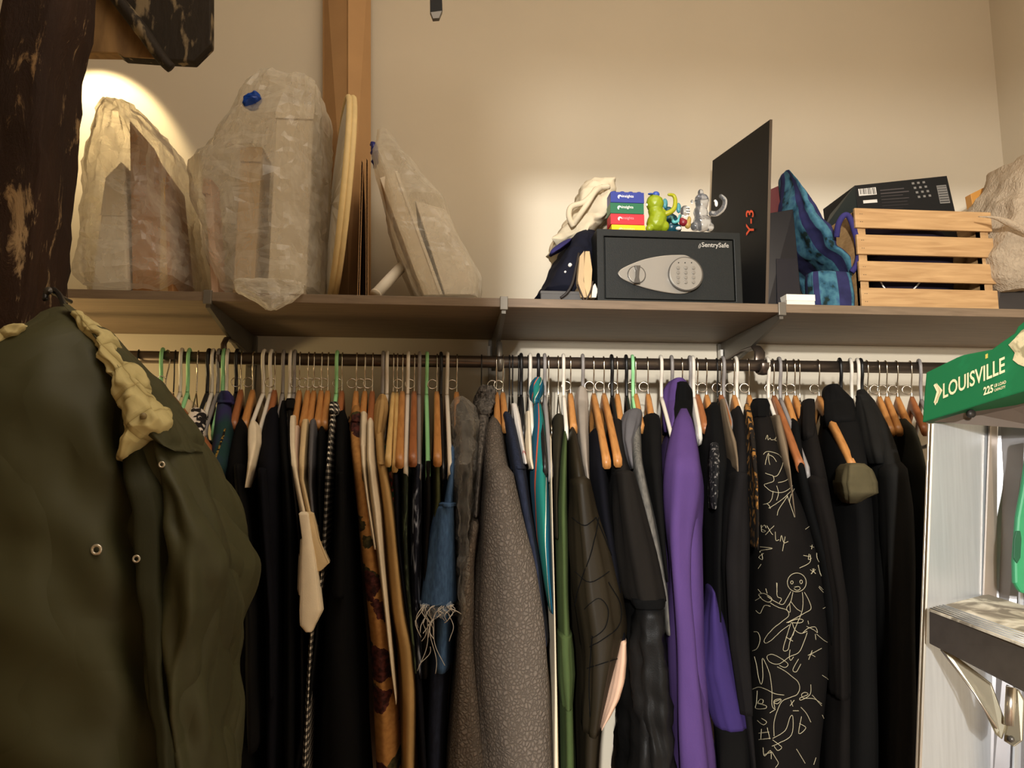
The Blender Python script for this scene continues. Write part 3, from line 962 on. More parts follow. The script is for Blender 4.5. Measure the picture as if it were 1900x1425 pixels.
G('plaid_trousers', 'dark green plaid trousers over a bare wooden hanger', 'trousers', m_plaid, [(862, 741, 760), (880, 741, 762), (1000, 742, 759), (1100, 747, 764), (1160, 754, 770), (1250, 764, 778)], seed=22)
G('ink_print_trousers', 'navy and white ink-print trousers over a bare hanger', 'trousers', m_ikat, [(852, 766, 785), (870, 763, 786), (930, 759, 784), (1000, 758, 783), (1100, 761, 782), (1165, 766, 784), (1260, 772, 790)], seed=23)
G('black_trousers', 'black trousers folded over the bare mint hanger', 'trousers', BL[2], [(846, 786, 803), (862, 785, 803), (950, 786, 803), (1020, 783, 798), (1130, 780, 796), (1260, 776, 800)], seed=24)
G('olive_trousers', 'olive trousers left of the blue denim jacket', 'trousers', m_olive, [(850, 803, 818), (870, 803, 819), (930, 803, 820), (1000, 797, 812), (1060, 794, 808)], seed=25)
dj = G('denim_jacket', 'blue denim jacket with torn-off frayed sleeve end', 'jacket', m_denim, [(820, 834, 844), (850, 830, 848), (890, 826, 848), (935, 816, 846), (970, 810, 846), (1060, 804, 846), (1125, 800, 846), (1250, 796, 842)],
  [('sleeve', None, [(936, 815, 843), (944, 808, 843), (965, 803, 843), (1010, 795, 843), (1060, 788, 844), (1126, 778, 845)], {'dy': -.02, 'yb': 1.40, 'ext': False, 'A': .003}), ('shoulder_seam', m_denim, [(933, 813, 845), (937, 812, 845), (941, 813, 845)], {'dy': -.026, 'yb': 1.42, 'ext': False, 'nl': 6})], seed=26)
rg = np.random.default_rng(9)
geo = []
for i in range(24):
    x = 779 + 64 * i / 23 + rg.uniform(-1, 1)
    ln = rg.uniform(14, 40) * (1.6 if i < 9 else 1)
    p0 = P(x, 1122, 1.275)
    pts = [p0]
    dx = rg.uniform(-12, 8)
    for k in range(1, 5):
        q = k / 4
        pts.append(P(x + dx * q + 9 * math.sin(q * (2.5 + (i * 7 % 5) * .7) + i), 1122 + ln * q, 1.272 + .01 * math.sin(i + k)))
    geo.append(tubegeo(smoothline(pts, 2), .0007, 4))
for (a, b_, c, d) in [(797, 1150, 778, 1245), (800, 1150, 822, 1235), (802, 1160, 806, 1250), (790, 1150, 783, 1190), (835, 1140, 838, 1190), (798, 1200, 781, 1238)]:
    pts = [P(a + (c - a) * q + 5 * math.sin(q * 5 + a), b_ + (d - b_) * q, 1.273) for q in np.linspace(0, 1, 6)]
    geo.append(tubegeo(smoothline(pts, 3), .0006, 4))
V, Fc = merge(geo)
props(mk('frayed_threads', V, Fc, m_thread, dj), kind='stuff')
loft('frayed_hem', [(1118, 777, 846), (1128, 776, 845), (1138, 782, 840), (1146, 790, 832)], pattern('fray', _denim((90, 110, 136), (150, 160, 172))), dj, dy=-.018, yb=1.40, ext=False, nl=10, crumple=.006, cs=90)
G('dark_jeans', 'dark navy jeans hanging below the frayed denim sleeve', 'jeans', m_navyd, [(1126, 798, 842), (1180, 792, 842), (1240, 786, 842), (1330, 784, 832), (1425, 782, 828)], seed=27, dy=.01)
gb = G('suit_jacket', 'dark jacket inside a clear garment bag', 'jacket', BL[1], [(742, 846, 860), (765, 840, 872), (800, 840, 882), (860, 842, 880), (950, 846, 872), (1050, 848, 868), (1150, 848, 862)], seed=28, dy=.012)
G('garment_bag', 'clear plastic garment bag over the dark jacket', 'garment bag', m_film2, [(733, 846, 862), (750, 838, 880), (775, 834, 892), (820, 835, 893), (870, 838, 888), (940, 844, 882), (1050, 846, 874), (1158, 846, 866)], seed=29, dy=-.012, A=.006, crumple=.006, cs=34, ridge=.008, nl=44, ns=40, flat=True)
G('fur_coat', 'grey faux fur coat peeking out above the fleece jacket', 'coat', m_fur, [(758, 884, 912), (800, 886, 905), (870, 884, 896), (960, 876, 890)], [('fur_collar', None, [(712, 896, 912), (720, 886, 921), (738, 881, 924), (760, 882, 916), (778, 886, 904)], {'tuck': .035, 'dy': -.01, 'yb': 1.55, 'crumple': .005, 'cs': 70, 'ext': False, 'ns': 48})], seed=30)
sh = G('fleece_jacket', 'grey curly fleece jacket, widest garment in the middle', 'jacket', m_sherpa, [(766, 912, 924), (776, 901, 931), (790, 896, 936), (830, 892, 942), (880, 887, 956), (950, 876, 973), (1050, 858, 1000), (1200, 846, 1022), (1300, 838, 1030), (1425, 828, 1037)],
  [('sleeve', None, [(860, 905, 952), (900, 900, 960), (960, 893, 974), (1050, 890, 1000), (1150, 888, 1015), (1300, 890, 1028), (1425, 902, 1034)], {'dy': -.030, 'yb': 1.42, 'A': .007, 'kf': 3}), ('front_panel', None, [(960, 874, 893), (1050, 858, 880), (1200, 846, 880), (1300, 838, 892), (1425, 828, 905)], {'dy': -.012, 'yb': 1.45, 'A': .004})], seed=31, A=.012, kf=3)
G('navy_denim_jacket', 'dark navy denim jacket right of the grey fleece', 'jacket', m_navyd, [(758, 930, 944), (780, 934, 958), (830, 944, 970), (880, 952, 982), (950, 966, 990), (1050, 985, 1006), (1200, 1002, 1024)], [('cuff_seam', None, [(862, 948, 980), (866, 949, 981), (870, 950, 982)], {'dy': -.004, 'ext': False, 'nl': 6})], seed=32)
G('patterned_blouse', 'white blouse with red spots behind the black wire hangers', 'blouse', pattern('white_red_spots', _blot((214, 206, 196), (206, 200, 192), 30, .5, .62, (1, 1, 1), (170, 60, 56))), [(746, 948, 960), (780, 952, 968), (830, 964, 976), (860, 970, 982)], seed=33, dy=.02)
G('white_blouse', 'white blouse left of the teal striped shirt', 'blouse', m_whitec, [(760, 976, 986), (800, 974, 990), (850, 978, 992), (870, 984, 994)], seed=34, dy=.02)
G('teal_shirt', 'teal shirt with white and orange stripes', 'shirt', m_teal, [(742, 991, 1005), (780, 989, 1014), (830, 985, 1020), (900, 985, 1024), (1000, 996, 1027), (1060, 1007, 1028), (1100, 1014, 1029), (1140, 1022, 1030)], [('collar', None, [(698, 992, 1006), (706, 986, 1009), (722, 984, 1009), (740, 986, 1004), (752, 991, 1002)], {'tuck': .035, 'dy': -.014, 'yb': 1.53, 'ext': False})], seed=35)
G('white_long_dress', 'long white dress showing as a thin strip', 'dress', m_whitec, [(795, 1019, 1025), (900, 1021, 1027), (1000, 1023, 1029), (1100, 1025, 1032), (1200, 1026, 1035), (1300, 1026, 1039), (1425, 1025, 1042)], seed=36, dy=-.004)
G('dark_olive_trousers', 'dark olive trousers hanging from white clips', 'trousers', m_dolive, [(764, 1030, 1048), (785, 1027, 1051), (850, 1026, 1044), (930, 1027, 1038), (1000, 1030, 1038)], seed=37, dy=.008)
G('forest_green_shirt', 'forest green shirt hanging full length right of the white strip', 'shirt', m_leaf, [(790, 1048, 1054), (820, 1043, 1056), (870, 1037, 1057), (950, 1033, 1057), (1100, 1036, 1060), (1250, 1040, 1068), (1425, 1043, 1074)], [('cuff', None, [(1180, 1037, 1064), (1260, 1039, 1069), (1320, 1046, 1064)], {'dy': -.01, 'ext': False, 'yb': 1.4})], seed=38)
qj = G('quilted_jacket', 'quilted brown-black nylon jacket with curved stitching', 'jacket', m_quilt, [(785, 1057, 1070), (810, 1055, 1076), (860, 1056, 1090), (920, 1058, 1106), (980, 1060, 1122), (1060, 1064, 1142), (1200, 1074, 1150), (1425, 1076, 1120)],
  [('sleeve', None, [(880, 1060, 1098), (960, 1062, 1116), (1040, 1066, 1140), (1110, 1070, 1158), (1180, 1080, 1168), (1220, 1086, 1158), (1290, 1088, 1136), (1370, 1086, 1116)], {'dy': -.024, 'yb': 1.44, 'A': .007, 'ext': False})], seed=39, A=.005)
G('grey_zip_top', 'pale grey zipped top between quilted jacket and navy cloth', 'top', m_palegrey, [(714, 1075, 1085), (724, 1070, 1092), (745, 1068, 1094), (800, 1072, 1094), (860, 1080, 1096), (900, 1088, 1098)], seed=40, dy=.01)
G('navy_sweater', 'navy sweater under the pair of bare wooden hangers', 'sweater', BL[3], [(790, 1100, 1128), (812, 1096, 1131), (880, 1096, 1136), (960, 1108, 1142), (1060, 1128, 1156), (1200, 1140, 1172)], seed=41, dy=.006)
G('bomber_jacket', 'black bomber jacket whose sleeve ends at mid height', 'jacket', m_bomber, [(772, 1136, 1158), (800, 1134, 1163), (850, 1134, 1172), (920, 1140, 1194), (1000, 1144, 1216), (1080, 1156, 1236), (1118, 1168, 1243)],
  [('sleeve', None, [(870, 1142, 1180), (950, 1144, 1204), (1030, 1152, 1226), (1100, 1164, 1240), (1120, 1172, 1243)], {'dy': -.024, 'yb': 1.44, 'A': .006, 'ext': False}), ('cuff', BL[0], [(1112, 1170, 1244), (1122, 1170, 1246), (1132, 1176, 1244)], {'dy': -.027, 'yb': 1.44, 'ext': False, 'nl': 8})], seed=42)
G('pink_shirt', 'pale pink shirt tail showing below the quilted jacket', 'shirt', m_pink, [(1190, 1150, 1166), (1230, 1142, 1167), (1270, 1134, 1164), (1300, 1128, 1154), (1335, 1118, 1134), (1356, 1114, 1118)], seed=43, dy=-.006, yb=1.4)
G('crinkled_raincoat', 'crinkled black nylon raincoat below the bomber sleeve', 'raincoat', m_crink, [(1116, 1180, 1246), (1160, 1172, 1247), (1250, 1166, 1246), (1330, 1164, 1248), (1425, 1160, 1254)], [('sleeve', None, [(1124, 1188, 1240), (1180, 1176, 1240), (1280, 1182, 1246), (1425, 1210, 1252)], {'dy': -.02, 'yb': 1.38, 'A': .012, 'kf': 3, 'crumple': .006, 'cs': 30})], seed=44, A=.012, crumple=.006, cs=30)
G('grey_denim_jacket', 'washed grey denim jacket with hood, left of purple hoodie', 'jacket', m_greyd, [(764, 1172, 1192), (790, 1166, 1194), (850, 1172, 1198), (900, 1180, 1208), (980, 1194, 1226), (1060, 1212, 1242), (1105, 1229, 1246), (1180, 1236, 1250)], [('hood', m_slate, [(756, 1172, 1190), (764, 1160, 1194), (785, 1153, 1192), (815, 1154, 1180), (850, 1164, 1178), (870, 1170, 1178)], {'tuck': .035, 'dy': -.014, 'yb': 1.47, 'ext': False})], seed=45)
G('black_knit', 'black knit jumper directly left of the purple hoodie', 'jumper', BL[1], [(762, 1200, 1226), (785, 1194, 1234), (850, 1196, 1238), (920, 1206, 1240), (1000, 1222, 1242), (1080, 1236, 1244)], seed=46)
ph_ = G('purple_hoodie', 'purple fleece hoodie with black hood lining', 'hoodie', m_purple, [(752, 1262, 1280), (775, 1252, 1290), (830, 1241, 1310), (900, 1237, 1318), (1000, 1240, 1322), (1100, 1246, 1322), (1200, 1250, 1322), (1300, 1254, 1331), (1425, 1258, 1340)],
  [('hood', None, [(698, 1256, 1268), (704, 1244, 1277), (718, 1236, 1283), (740, 1233, 1284), (765, 1236, 1270), (800, 1240, 1256)], {'tuck': .035, 'dy': .012, 'yb': 1.56, 'ext': False}), ('hood_lining', BL[0], [(706, 1258, 1276), (722, 1256, 1285), (745, 1254, 1287), (770, 1250, 1288), (790, 1252, 1284)], {'dy': -.006, 'yb': 1.5, 'ext': False}),
   ('sleeve', None, [(757, 1262, 1278), (775, 1254, 1288), (830, 1242, 1302), (900, 1237, 1312), (1000, 1240, 1300), (1100, 1246, 1296), (1250, 1252, 1308), (1425, 1258, 1338)], {'dy': -.022, 'yb': 1.44, 'A': .010, 'kf': 3}),
   ('pocket_panel', m_indigo, [(1095, 1322, 1328), (1150, 1312, 1346), (1250, 1306, 1370), (1340, 1326, 1394), (1358, 1334, 1396)], {'dy': -.006, 'yb': 1.40, 'ext': False}), ('hem', BL[1], [(1350, 1330, 1396), (1380, 1334, 1398), (1425, 1336, 1400)], {'dy': .002, 'yb': 1.40})], seed=47)
G('black_sweatshirt', 'black sweatshirt immediately right of the purple hood', 'sweatshirt', BL[0], [(744, 1318, 1338), (765, 1311, 1344), (810, 1310, 1354), (860, 1318, 1362), (930, 1322, 1352), (1060, 1324, 1344), (1200, 1326, 1346)], seed=48)
G('floral_print_top', 'dark top with small pale floral print', 'top', m_sparkle, [(820, 1320, 1334), (860, 1322, 1338), (920, 1322, 1336), (945, 1324, 1332)], seed=49, dy=-.012, yb=1.36)
G('taupe_strip_shirt', 'taupe shirt edge left of the dark charcoal jacket', 'shirt', m_taupe, [(738, 1338, 1347), (780, 1345, 1358), (820, 1354, 1372), (850, 1362, 1374), (880, 1366, 1374)], seed=50, dy=.004)
G('charcoal_jacket', 'dark charcoal jacket left of the drawing-covered shirt', 'jacket', m_dchar, [(750, 1364, 1382), (775, 1361, 1388), (820, 1362, 1394), (870, 1358, 1399), (930, 1343, 1402), (1010, 1334, 1404), (1200, 1342, 1405), (1320, 1372, 1407), (1425, 1392, 1410)], [('sleeve', None, [(870, 1364, 1394), (940, 1350, 1394), (1050, 1344, 1396), (1200, 1352, 1398), (1330, 1376, 1402)], {'dy': -.018, 'yb': 1.42, 'ext': False, 'A': .005})], seed=51)
G('bronze_blouse', 'black blouse with bronze print, narrow strip', 'blouse', m_bronze, [(748, 1381, 1391), (775, 1385, 1399), (820, 1392, 1405), (880, 1398, 1409), (960, 1402, 1412), (1020, 1404, 1410)], seed=52, dy=-.01, yb=1.45)
ds = G('drawing_shirt', 'black long shirt covered in white line drawings', 'shirt', BL[2], [(745, 1402, 1424), (765, 1398, 1434), (800, 1398, 1446), (850, 1402, 1460), (900, 1404, 1484), (970, 1405, 1520), (1050, 1405, 1546), (1150, 1404, 1560), (1250, 1404, 1562), (1425, 1406, 1546)], [('collar', BL[0], [(738, 1400, 1426), (750, 1398, 1432), (772, 1400, 1432)], {'dy': -.012, 'yb': 1.49, 'ext': False})], seed=53, A=.004, n=3.2, dy=-.006)
G('taupe_shirt', 'taupe shirt hanging on a white hanger right of drawing shirt', 'shirt', m_taupe, [(766, 1437, 1450), (790, 1439, 1458), (830, 1448, 1468), (870, 1459, 1473), (890, 1464, 1473), (960, 1470, 1482)], seed=54, dy=-.004)
G('black_polo', 'black polo shirt behind the grey and wooden hangers', 'polo shirt', BL[0], [(772, 1471, 1482), (800, 1469, 1492), (860, 1474, 1502), (950, 1490, 1524), (1050, 1520, 1552), (1200, 1540, 1566)], seed=55)
G('black_hoodie', 'black hoodie left of the bare orange hanger', 'hoodie', BL[2], [(740, 1498, 1512), (760, 1492, 1516), (810, 1490, 1528), (860, 1492, 1545), (950, 1510, 1562), (1080, 1544, 1580), (1250, 1552, 1590), (1425, 1546, 1592)], [('hood', None, [(738, 1496, 1514), (752, 1490, 1517), (785, 1490, 1518), (820, 1494, 1514)], {'tuck': .035, 'dy': -.014, 'yb': 1.5, 'ext': False}), ('sleeve', None, [(880, 1498, 1540), (980, 1520, 1562), (1120, 1546, 1580), (1300, 1552, 1586)], {'dy': -.02, 'yb': 1.42, 'A': .005})], seed=56)
bc = G('big_coat', 'big black coat with raised collar and olive lining patch', 'coat', BL[1], [(742, 1540, 1588), (770, 1540, 1606), (820, 1548, 1622), (880, 1560, 1634), (960, 1570, 1640), (1100, 1576, 1646), (1425, 1570, 1652)],
  [('collar', None, [(710, 1540, 1558), (718, 1535, 1568), (738, 1533, 1588), (765, 1536, 1598), (790, 1540, 1600)], {'tuck': .035, 'dy': -.016, 'yb': 1.53, 'ext': False}),
   ('lining_patch', cloth('olive_lining', (84, 76, 54)), [(858, 1574, 1606), (870, 1570, 1622), (895, 1567, 1632), (915, 1570, 1634), (925, 1572, 1612), (934, 1575, 1596)], {'tuck': .035, 'dy': -.03, 'yb': 1.40, 'ext': False, 'A': .004, 'crumple': .0015, 'cs': 40, 'n': 5, 'sm': 1})], seed=57)
pc = P(1567, 763, 1.437)
mk('white_tag', *boxgeo(pc[0] - .003, pc[0] + .003, pc[1] - .012, pc[1], pc[2] - .004, pc[2] + .004), m_white, bc, smooth=False)
G('overcoat', 'long charcoal overcoat near the ladder', 'overcoat', m_char, [(720, 1590, 1612), (745, 1596, 1630), (790, 1612, 1664), (840, 1624, 1686), (900, 1636, 1704), (1000, 1642, 1712), (1200, 1644, 1714), (1425, 1646, 1716)], [('lapel', None, [(730, 1590, 1614), (765, 1598, 1632), (820, 1610, 1650), (860, 1622, 1652)], {'tuck': .035, 'dy': -.014, 'yb': 1.48, 'ext': False}), ('sleeve', None, [(850, 1640, 1692), (940, 1648, 1706), (1100, 1654, 1710), (1425, 1656, 1712)], {'dy': -.018, 'yb': 1.44, 'A': .004})], seed=58)
G('green_grey_coat', 'dark green-grey coat last before the ladder', 'coat', cloth('green_grey_wool', (50, 50, 42)), [(772, 1676, 1690), (790, 1686, 1704), (830, 1702, 1718), (900, 1716, 1730), (1000, 1722, 1736), (1425, 1726, 1742)], seed=59, dy=.006)

# white line drawings printed on the black shirt, laid on its surface
deps = bpy.context.evaluated_depsgraph_get()


def surface_of(t, names):
    V, Fc = [], []
    for o in t.children:
        if o.name.split('.')[0] in names:
            k = len(V)
            base = WL[o.name]
            V += [tuple(np.array(v.co[:]) + base) for v in o.data.vertices]
            Fc += [tuple(i + k for i in p.vertices) for p in o.data.polygons]
    return BVHTree.FromPolygons([Vector(v) for v in V], Fc)


def lay(bvh, px, py, off=.0012):
    d = Vector(P(px, py, 1.0) - CAM).normalized()
    h, nn, i, dist = bvh.ray_cast(Vector(CAM), d)
    if h is None: return None
    if nn.dot(d) > 0: nn = -nn
    return np.array(h + nn * off)


def print_lines(name, t, names, lines, r, m):
    bvh = surface_of(t, names)
    geo = []
    for ln in lines:
        p2 = smoothline(np.array(ln, float), 5)
        run = []
        for q in p2:
            h = lay(bvh, q[0], q[1])
            if h is None or (run and np.linalg.norm(h - run[-1]) > .03):
                if len(run) > 1: geo.append(tubegeo(run, r, 4))
                run = [] if h is None else [h]
            elif not run or np.linalg.norm(h - run[-1]) > .0004:
                run.append(h)
        if len(run) > 1: geo.append(tubegeo(run, r, 4))
    V, Fc = merge(geo)
    return mk(name, V, Fc, m, t, smooth=False)


def z5(l): return [(1380 + a / 4.4545, 780 + b_ / 4.4545) for a, b_ in l]
def z6(l): return [(1380 + a / 3.8, 1050 + b_ / 3.8) for a, b_ in l]


L5 = [[(180, 160), (195, 125), (200, 165), (215, 150), (225, 165), (250, 160), (262, 140), (255, 170), (290, 165)],
      [(165, 285), (190, 262), (240, 268), (290, 290), (318, 340), (305, 400), (275, 455), (240, 465)], [(180, 370), (190, 310), (205, 275), (205, 330), (215, 370)], [(205, 290), (240, 305), (268, 345)],
      [(180, 435), (215, 450), (240, 460), (245, 500), (200, 520), (175, 530), (190, 555), (230, 585), (300, 597), (360, 575), (420, 520), (445, 505)],
      [(410, 470), (415, 520), (435, 570), (455, 590)], [(280, 515), (340, 500), (395, 460)], [(240, 585), (235, 640), (210, 680), (165, 695), (200, 690), (220, 730)],
      [(270, 540), (285, 600), (270, 660)], [(210, 725), (270, 685), (330, 640), (380, 590)], [(275, 785), (285, 740), (330, 670), (360, 625)], [(355, 620), (380, 690), (418, 800)], [(375, 680), (385, 620), (430, 540)],
      [(150, 865), (155, 920), (185, 915), (150, 895), (175, 865), (190, 890)], [(185, 945), (250, 870)], [(195, 870), (240, 945)], [(260, 920), (265, 990), (290, 985)], [(300, 1000), (310, 950), (330, 1010), (365, 1000)], [(340, 960), (318, 1080)],
      [(140, 1045), (240, 1058), (150, 1075), (140, 1090)], [(155, 1100), (160, 1150), (130, 1130), (168, 1100)], [(125, 1225), (148, 1190)], [(505, 900), (600, 835), (585, 880), (635, 960)],
      [(545, 1040), (575, 1050)], [(560, 1030), (555, 1065)], [(490, 1115), (550, 1130)], [(535, 1105), (530, 1150), (555, 1140)], [(458, 1220), (540, 1175), (545, 1110)], [(640, 1060), (600, 1090), (605, 1150), (640, 1190), (690, 1190), (705, 1160)],
      [(545, 1235), (590, 1265)], [(575, 1225), (555, 1270)], [(610, 1195), (635, 1285), (690, 1290), (710, 1230)], [(640, 1215), (690, 1290)], [(632, 1150), (645, 1145), (648, 1165), (635, 1165), (632, 1150)], [(680, 1310), (740, 1300)], [(620, 1370), (670, 1410), (680, 1340)],
      [(270, 1340), (275, 1420)]]
circ = [(372 + 66 * math.cos(a), 116 + 66 * math.sin(a)) for a in np.linspace(0, 6.4, 18)]
eye1 = [(338 + 9 * math.cos(a), 116 + 11 * math.sin(a)) for a in np.linspace(0, 6.4, 8)]
eye2 = [(402 + 9 * math.cos(a), 112 + 13 * math.sin(a)) for a in np.linspace(0, 6.4, 8)]
L6 = [circ, eye1, eye2, [(355, 150), (385, 145), (395, 160), (375, 172), (352, 160)], [(330, 180), (300, 235), (270, 272), (205, 240), (170, 215)], [(345, 185), (330, 250), (300, 300), (325, 325), (322, 270)],
      [(410, 185), (415, 240), (408, 320), (365, 430), (345, 490)], [(425, 185), (455, 240), (472, 300), (430, 330), (350, 375), (300, 400)], [(110, 200), (150, 195), (200, 230), (180, 255), (140, 240), (110, 205)], [(105, 165), (130, 195)], [(160, 160), (170, 195)], [(85, 245), (125, 220)],
      [(190, 260), (240, 290), (300, 310), (315, 350), (270, 390), (200, 450), (150, 520), (160, 545), (200, 520), (260, 460), (320, 415)], [(90, 315), (120, 335), (150, 280), (190, 285)], [(235, 120), (235, 210), (265, 230), (250, 260)], [(330, 250), (370, 300), (400, 320)],
      [(310, 400), (370, 375), (415, 380), (400, 400), (330, 400)], [(330, 405), (300, 500), (278, 590), (310, 590), (325, 530), (365, 430)], [(295, 500), (345, 530)], [(320, 520), (330, 505)], [(340, 400), (360, 450), (400, 475), (445, 460)], [(445, 470), (420, 540), (385, 610), (320, 640), (250, 690), (190, 680), (168, 640), (200, 622), (260, 650), (310, 690), (290, 715), (250, 700)],
      [(415, 470), (450, 440), (500, 430), (515, 470), (490, 450), (440, 425)], [(450, 385), (455, 410)], [(500, 480), (505, 520)], [(510, 480), (570, 530), (640, 560)], [(605, 440), (640, 470)], [(620, 425), (615, 475)], [(600, 465), (645, 445)], [(450, 630), (500, 605), (545, 580)], [(480, 595), (455, 660)], [(470, 620), (500, 640)],
      [(325, 590), (320, 640), (330, 665), (350, 640)], [(385, 655), (345, 730), (370, 745), (400, 690)], [(75, 465), (105, 470), (120, 520), (100, 580), (65, 600)], [(80, 640), (95, 700), (110, 790), (128, 835), (140, 780), (135, 655), (160, 690), (185, 760), (200, 880), (200, 980), (220, 1005), (215, 950), (260, 935)],
      [(65, 870), (110, 855), (160, 870), (220, 900), (285, 910)], [(235, 710), (290, 740), (340, 780), (380, 815), (392, 860), (375, 905), (330, 925), (275, 950), (245, 1000), (215, 1100), (215, 1200)], [(210, 960), (265, 940), (240, 970), (215, 965)], [(185, 1035), (225, 1010)],
      [(100, 880), (95, 960), (90, 1005), (155, 1005), (160, 985), (100, 970)], [(120, 940), (105, 965), (135, 970), (140, 945), (120, 940)], [(330, 945), (345, 990)], [(355, 945), (325, 985)], [(470, 835), (470, 890), (450, 920), (400, 945), (395, 930), (450, 905), (430, 890), (405, 905), (420, 930), (490, 935), (545, 970)], [(480, 910), (545, 985)],
      [(550, 770), (590, 800), (600, 840)], [(400, 995), (440, 1040), (470, 1100)], [(345, 1020), (385, 1020)], [(405, 1060), (385, 1180), (435, 1140), (390, 1110)], [(205, 1215), (290, 1160), (325, 1065), (345, 1065), (335, 1190), (245, 1250), (200, 1270)], [(205, 1225), (250, 1260), (268, 1280), (240, 1300), (215, 1270)],
      [(130, 1075), (165, 1100), (140, 1120), (100, 1090)], [(110, 1180), (180, 1170)], [(130, 1150), (125, 1220)], [(170, 1140), (185, 1220)], [(110, 1225), (190, 1215)], [(140, 1280), (150, 1340), (190, 1300), (195, 1360)], [(150, 1330), (200, 1310)], [(200, 1310), (230, 1360), (245, 1390), (225, 1420)],
      [(525, 150), (560, 190), (600, 210)], [(570, 110), (580, 160)], [(620, 300), (675, 300)], [(620, 320), (650, 420)], [(650, 230), (690, 320), (705, 430)], [(555, 300), (600, 280), (590, 320)], [(480, 20), (500, 55)], [(500, 25), (470, 55)], [(520, 0), (545, 70), (590, 70)], [(370, 1290), (430, 1390)], [(490, 1400), (505, 1350)], [(550, 1050), (560, 1075)]]
m_chalk = plain('pale_drawing_print', (182, 172, 142), .8)
props(print_lines('line_drawing', ds, ('body',), [z5(l) for l in L5] + [z6(l) for l in L6], .0005, m_chalk), kind='stuff')

# curved stitching on the quilted jacket
st = [[(1062, 960), (1085, 975), (1105, 960)], [(1110, 960), (1098, 1020), (1075, 1090), (1066, 1130)], [(1068, 1060), (1095, 1080), (1130, 1060)], [(1105, 960), (1130, 1020), (1150, 1080)], [(1128, 1080), (1150, 1120), (1148, 1160), (1120, 1185), (1095, 1200)], [(1085, 1130), (1110, 1110), (1128, 1130), (1122, 1165), (1098, 1185)], [(1090, 1240), (1120, 1230), (1150, 1220)], [(1100, 1180), (1094, 1260), (1096, 1330)]]
props(print_lines('stitching', qj, ('body', 'sleeve'), st, .0009, BL[0]), kind='stuff')
# ------------------------------------------------------------------ things on the shelf
Z0 = ZT


def zat(px, py, Y): return float(P(px, py, Y)[2])
def xat(px, py, Y): return float(P(px, py, Y)[0])


# tall folded cardboard
t = thing('folded_cardboard', 'tall tan folded cardboard sheet leaning against the wall', 'cardboard', P(645, 548, 1.56))
pslab('left_panel', [(598, 549, ), (646, 551), (646, -140), (599, -140)], [1.70, 1.575, 1.66, 1.715], (0, .004, 0), m_card, t)
pslab('right_panel', [(646, 551), (688, 550), (688, -140), (646, -140)], [1.575, 1.66, 1.715, 1.66], (0, .004, 0), m_card, t)
# flattened boxes seen edge-on
for i, (a, b_, c, d, y0, lab) in enumerate([(670, 297, 663, 551, 1.42, 'flattened brown cardboard box seen edge-on, left of the two'), (679, 293, 679, 551, 1.43, 'flattened brown cardboard box seen edge-on, right of the two')]):
    q0, q1 = P(a, b_, y0), P(c, d, y0)
    q1[2] = Z0 + .001
    tt = thing('flattened_box', lab, 'cardboard box', q1, 'flattened cardboard boxes')
    ex = np.array([-.02, .22, 0])
    for k, off in enumerate((0, .0032)):
        o_ = np.array([off, 0, 0])
        slab('liner', [q0 + o_, q1 + o_, q1 + o_ + ex, q0 + o_ + ex], (.0008, 0, 0), m_card, tt)
    V, Fc = [], []
    zs = np.linspace(0, 1, 60)
    for k, s in enumerate(zs):
        p = q0 * (1 - s) + q1 * s + np.array([.0008 + .0024 * (k % 2), .002, 0])
        V += [p, p + ex * .9]
    for k in range(59): Fc.append((2 * k, 2 * k + 1, 2 * k + 3, 2 * k + 2))
    props(mk('corrugation', V, Fc, m_card2, tt, smooth=False), kind='stuff')

# round ribbed disc on edge
ce = P(629, 368, 1.55)
hh = (zat(632, 190, 1.55) - Z0) / 2
ce[2] = Z0 + hh + .001
t = thing('round_disc', 'pale round ribbed disc standing on edge beside the cardboard', 'disc', (ce[0], ce[1], Z0))
ang = math.radians(-13)
ax_d = np.array([math.sin(-ang) * -1, math.cos(ang), 0])  # in-plane depth direction
ax_d /= np.linalg.norm(ax_d)
ax_n = np.array([-ax_d[1], ax_d[0], 0])
lean = .055


def discring(r, nn, k, tt_):
    pts = []
    for a in np.linspace(0, 2 * math.pi, k, endpoint=False):
        dz = r * math.sin(a)
        pts.append(ce + ax_d * (r * .82 * math.cos(a)) + np.array([lean * dz, 0, dz]) + ax_n * nn)
    return pts


geo = [tubegeo(discring(hh - .008 - .006 * 0, .004 - .009 * i, 64, 0), .0065, 8, True) for i in range(2)]
V, Fc = merge(geo)
mk('rim', V, Fc, plain('pale_straw_rim', (222, 196, 140), .7, 0, .06, 40), t)
V, Fc = [], []
K = 72
for j, (r, nn) in enumerate([(hh - .008, .004), (hh * .75, .010), (hh * .4, .013), (.004, .014)]):
    for i, p in enumerate(discring(r, nn, K, 0)):
        V.append(p + ax_n * (.002 * (i % 2) if j < 3 else 0))
for j in range(3):
    for i in range(K): Fc.append((j * K + i, j * K + (i + 1) % K, (j + 1) * K + (i + 1) % K, (j + 1) * K + i))
mk('pleated_face', V, Fc, plain('white_pleats', (214, 206, 190), .75, 0, .04), t, smooth=False)

m_offw0 = plain('off_white_card', (212, 200, 178), .75, 0, .04)
# plastic bag one (left) and its contents
b1 = [(218, 232, 1.47, 1.6), (212, 200, 262), ]
def rows5(rs, yf, yb): return [(a, b_, c, yf, yb) for a, b_, c in rs]


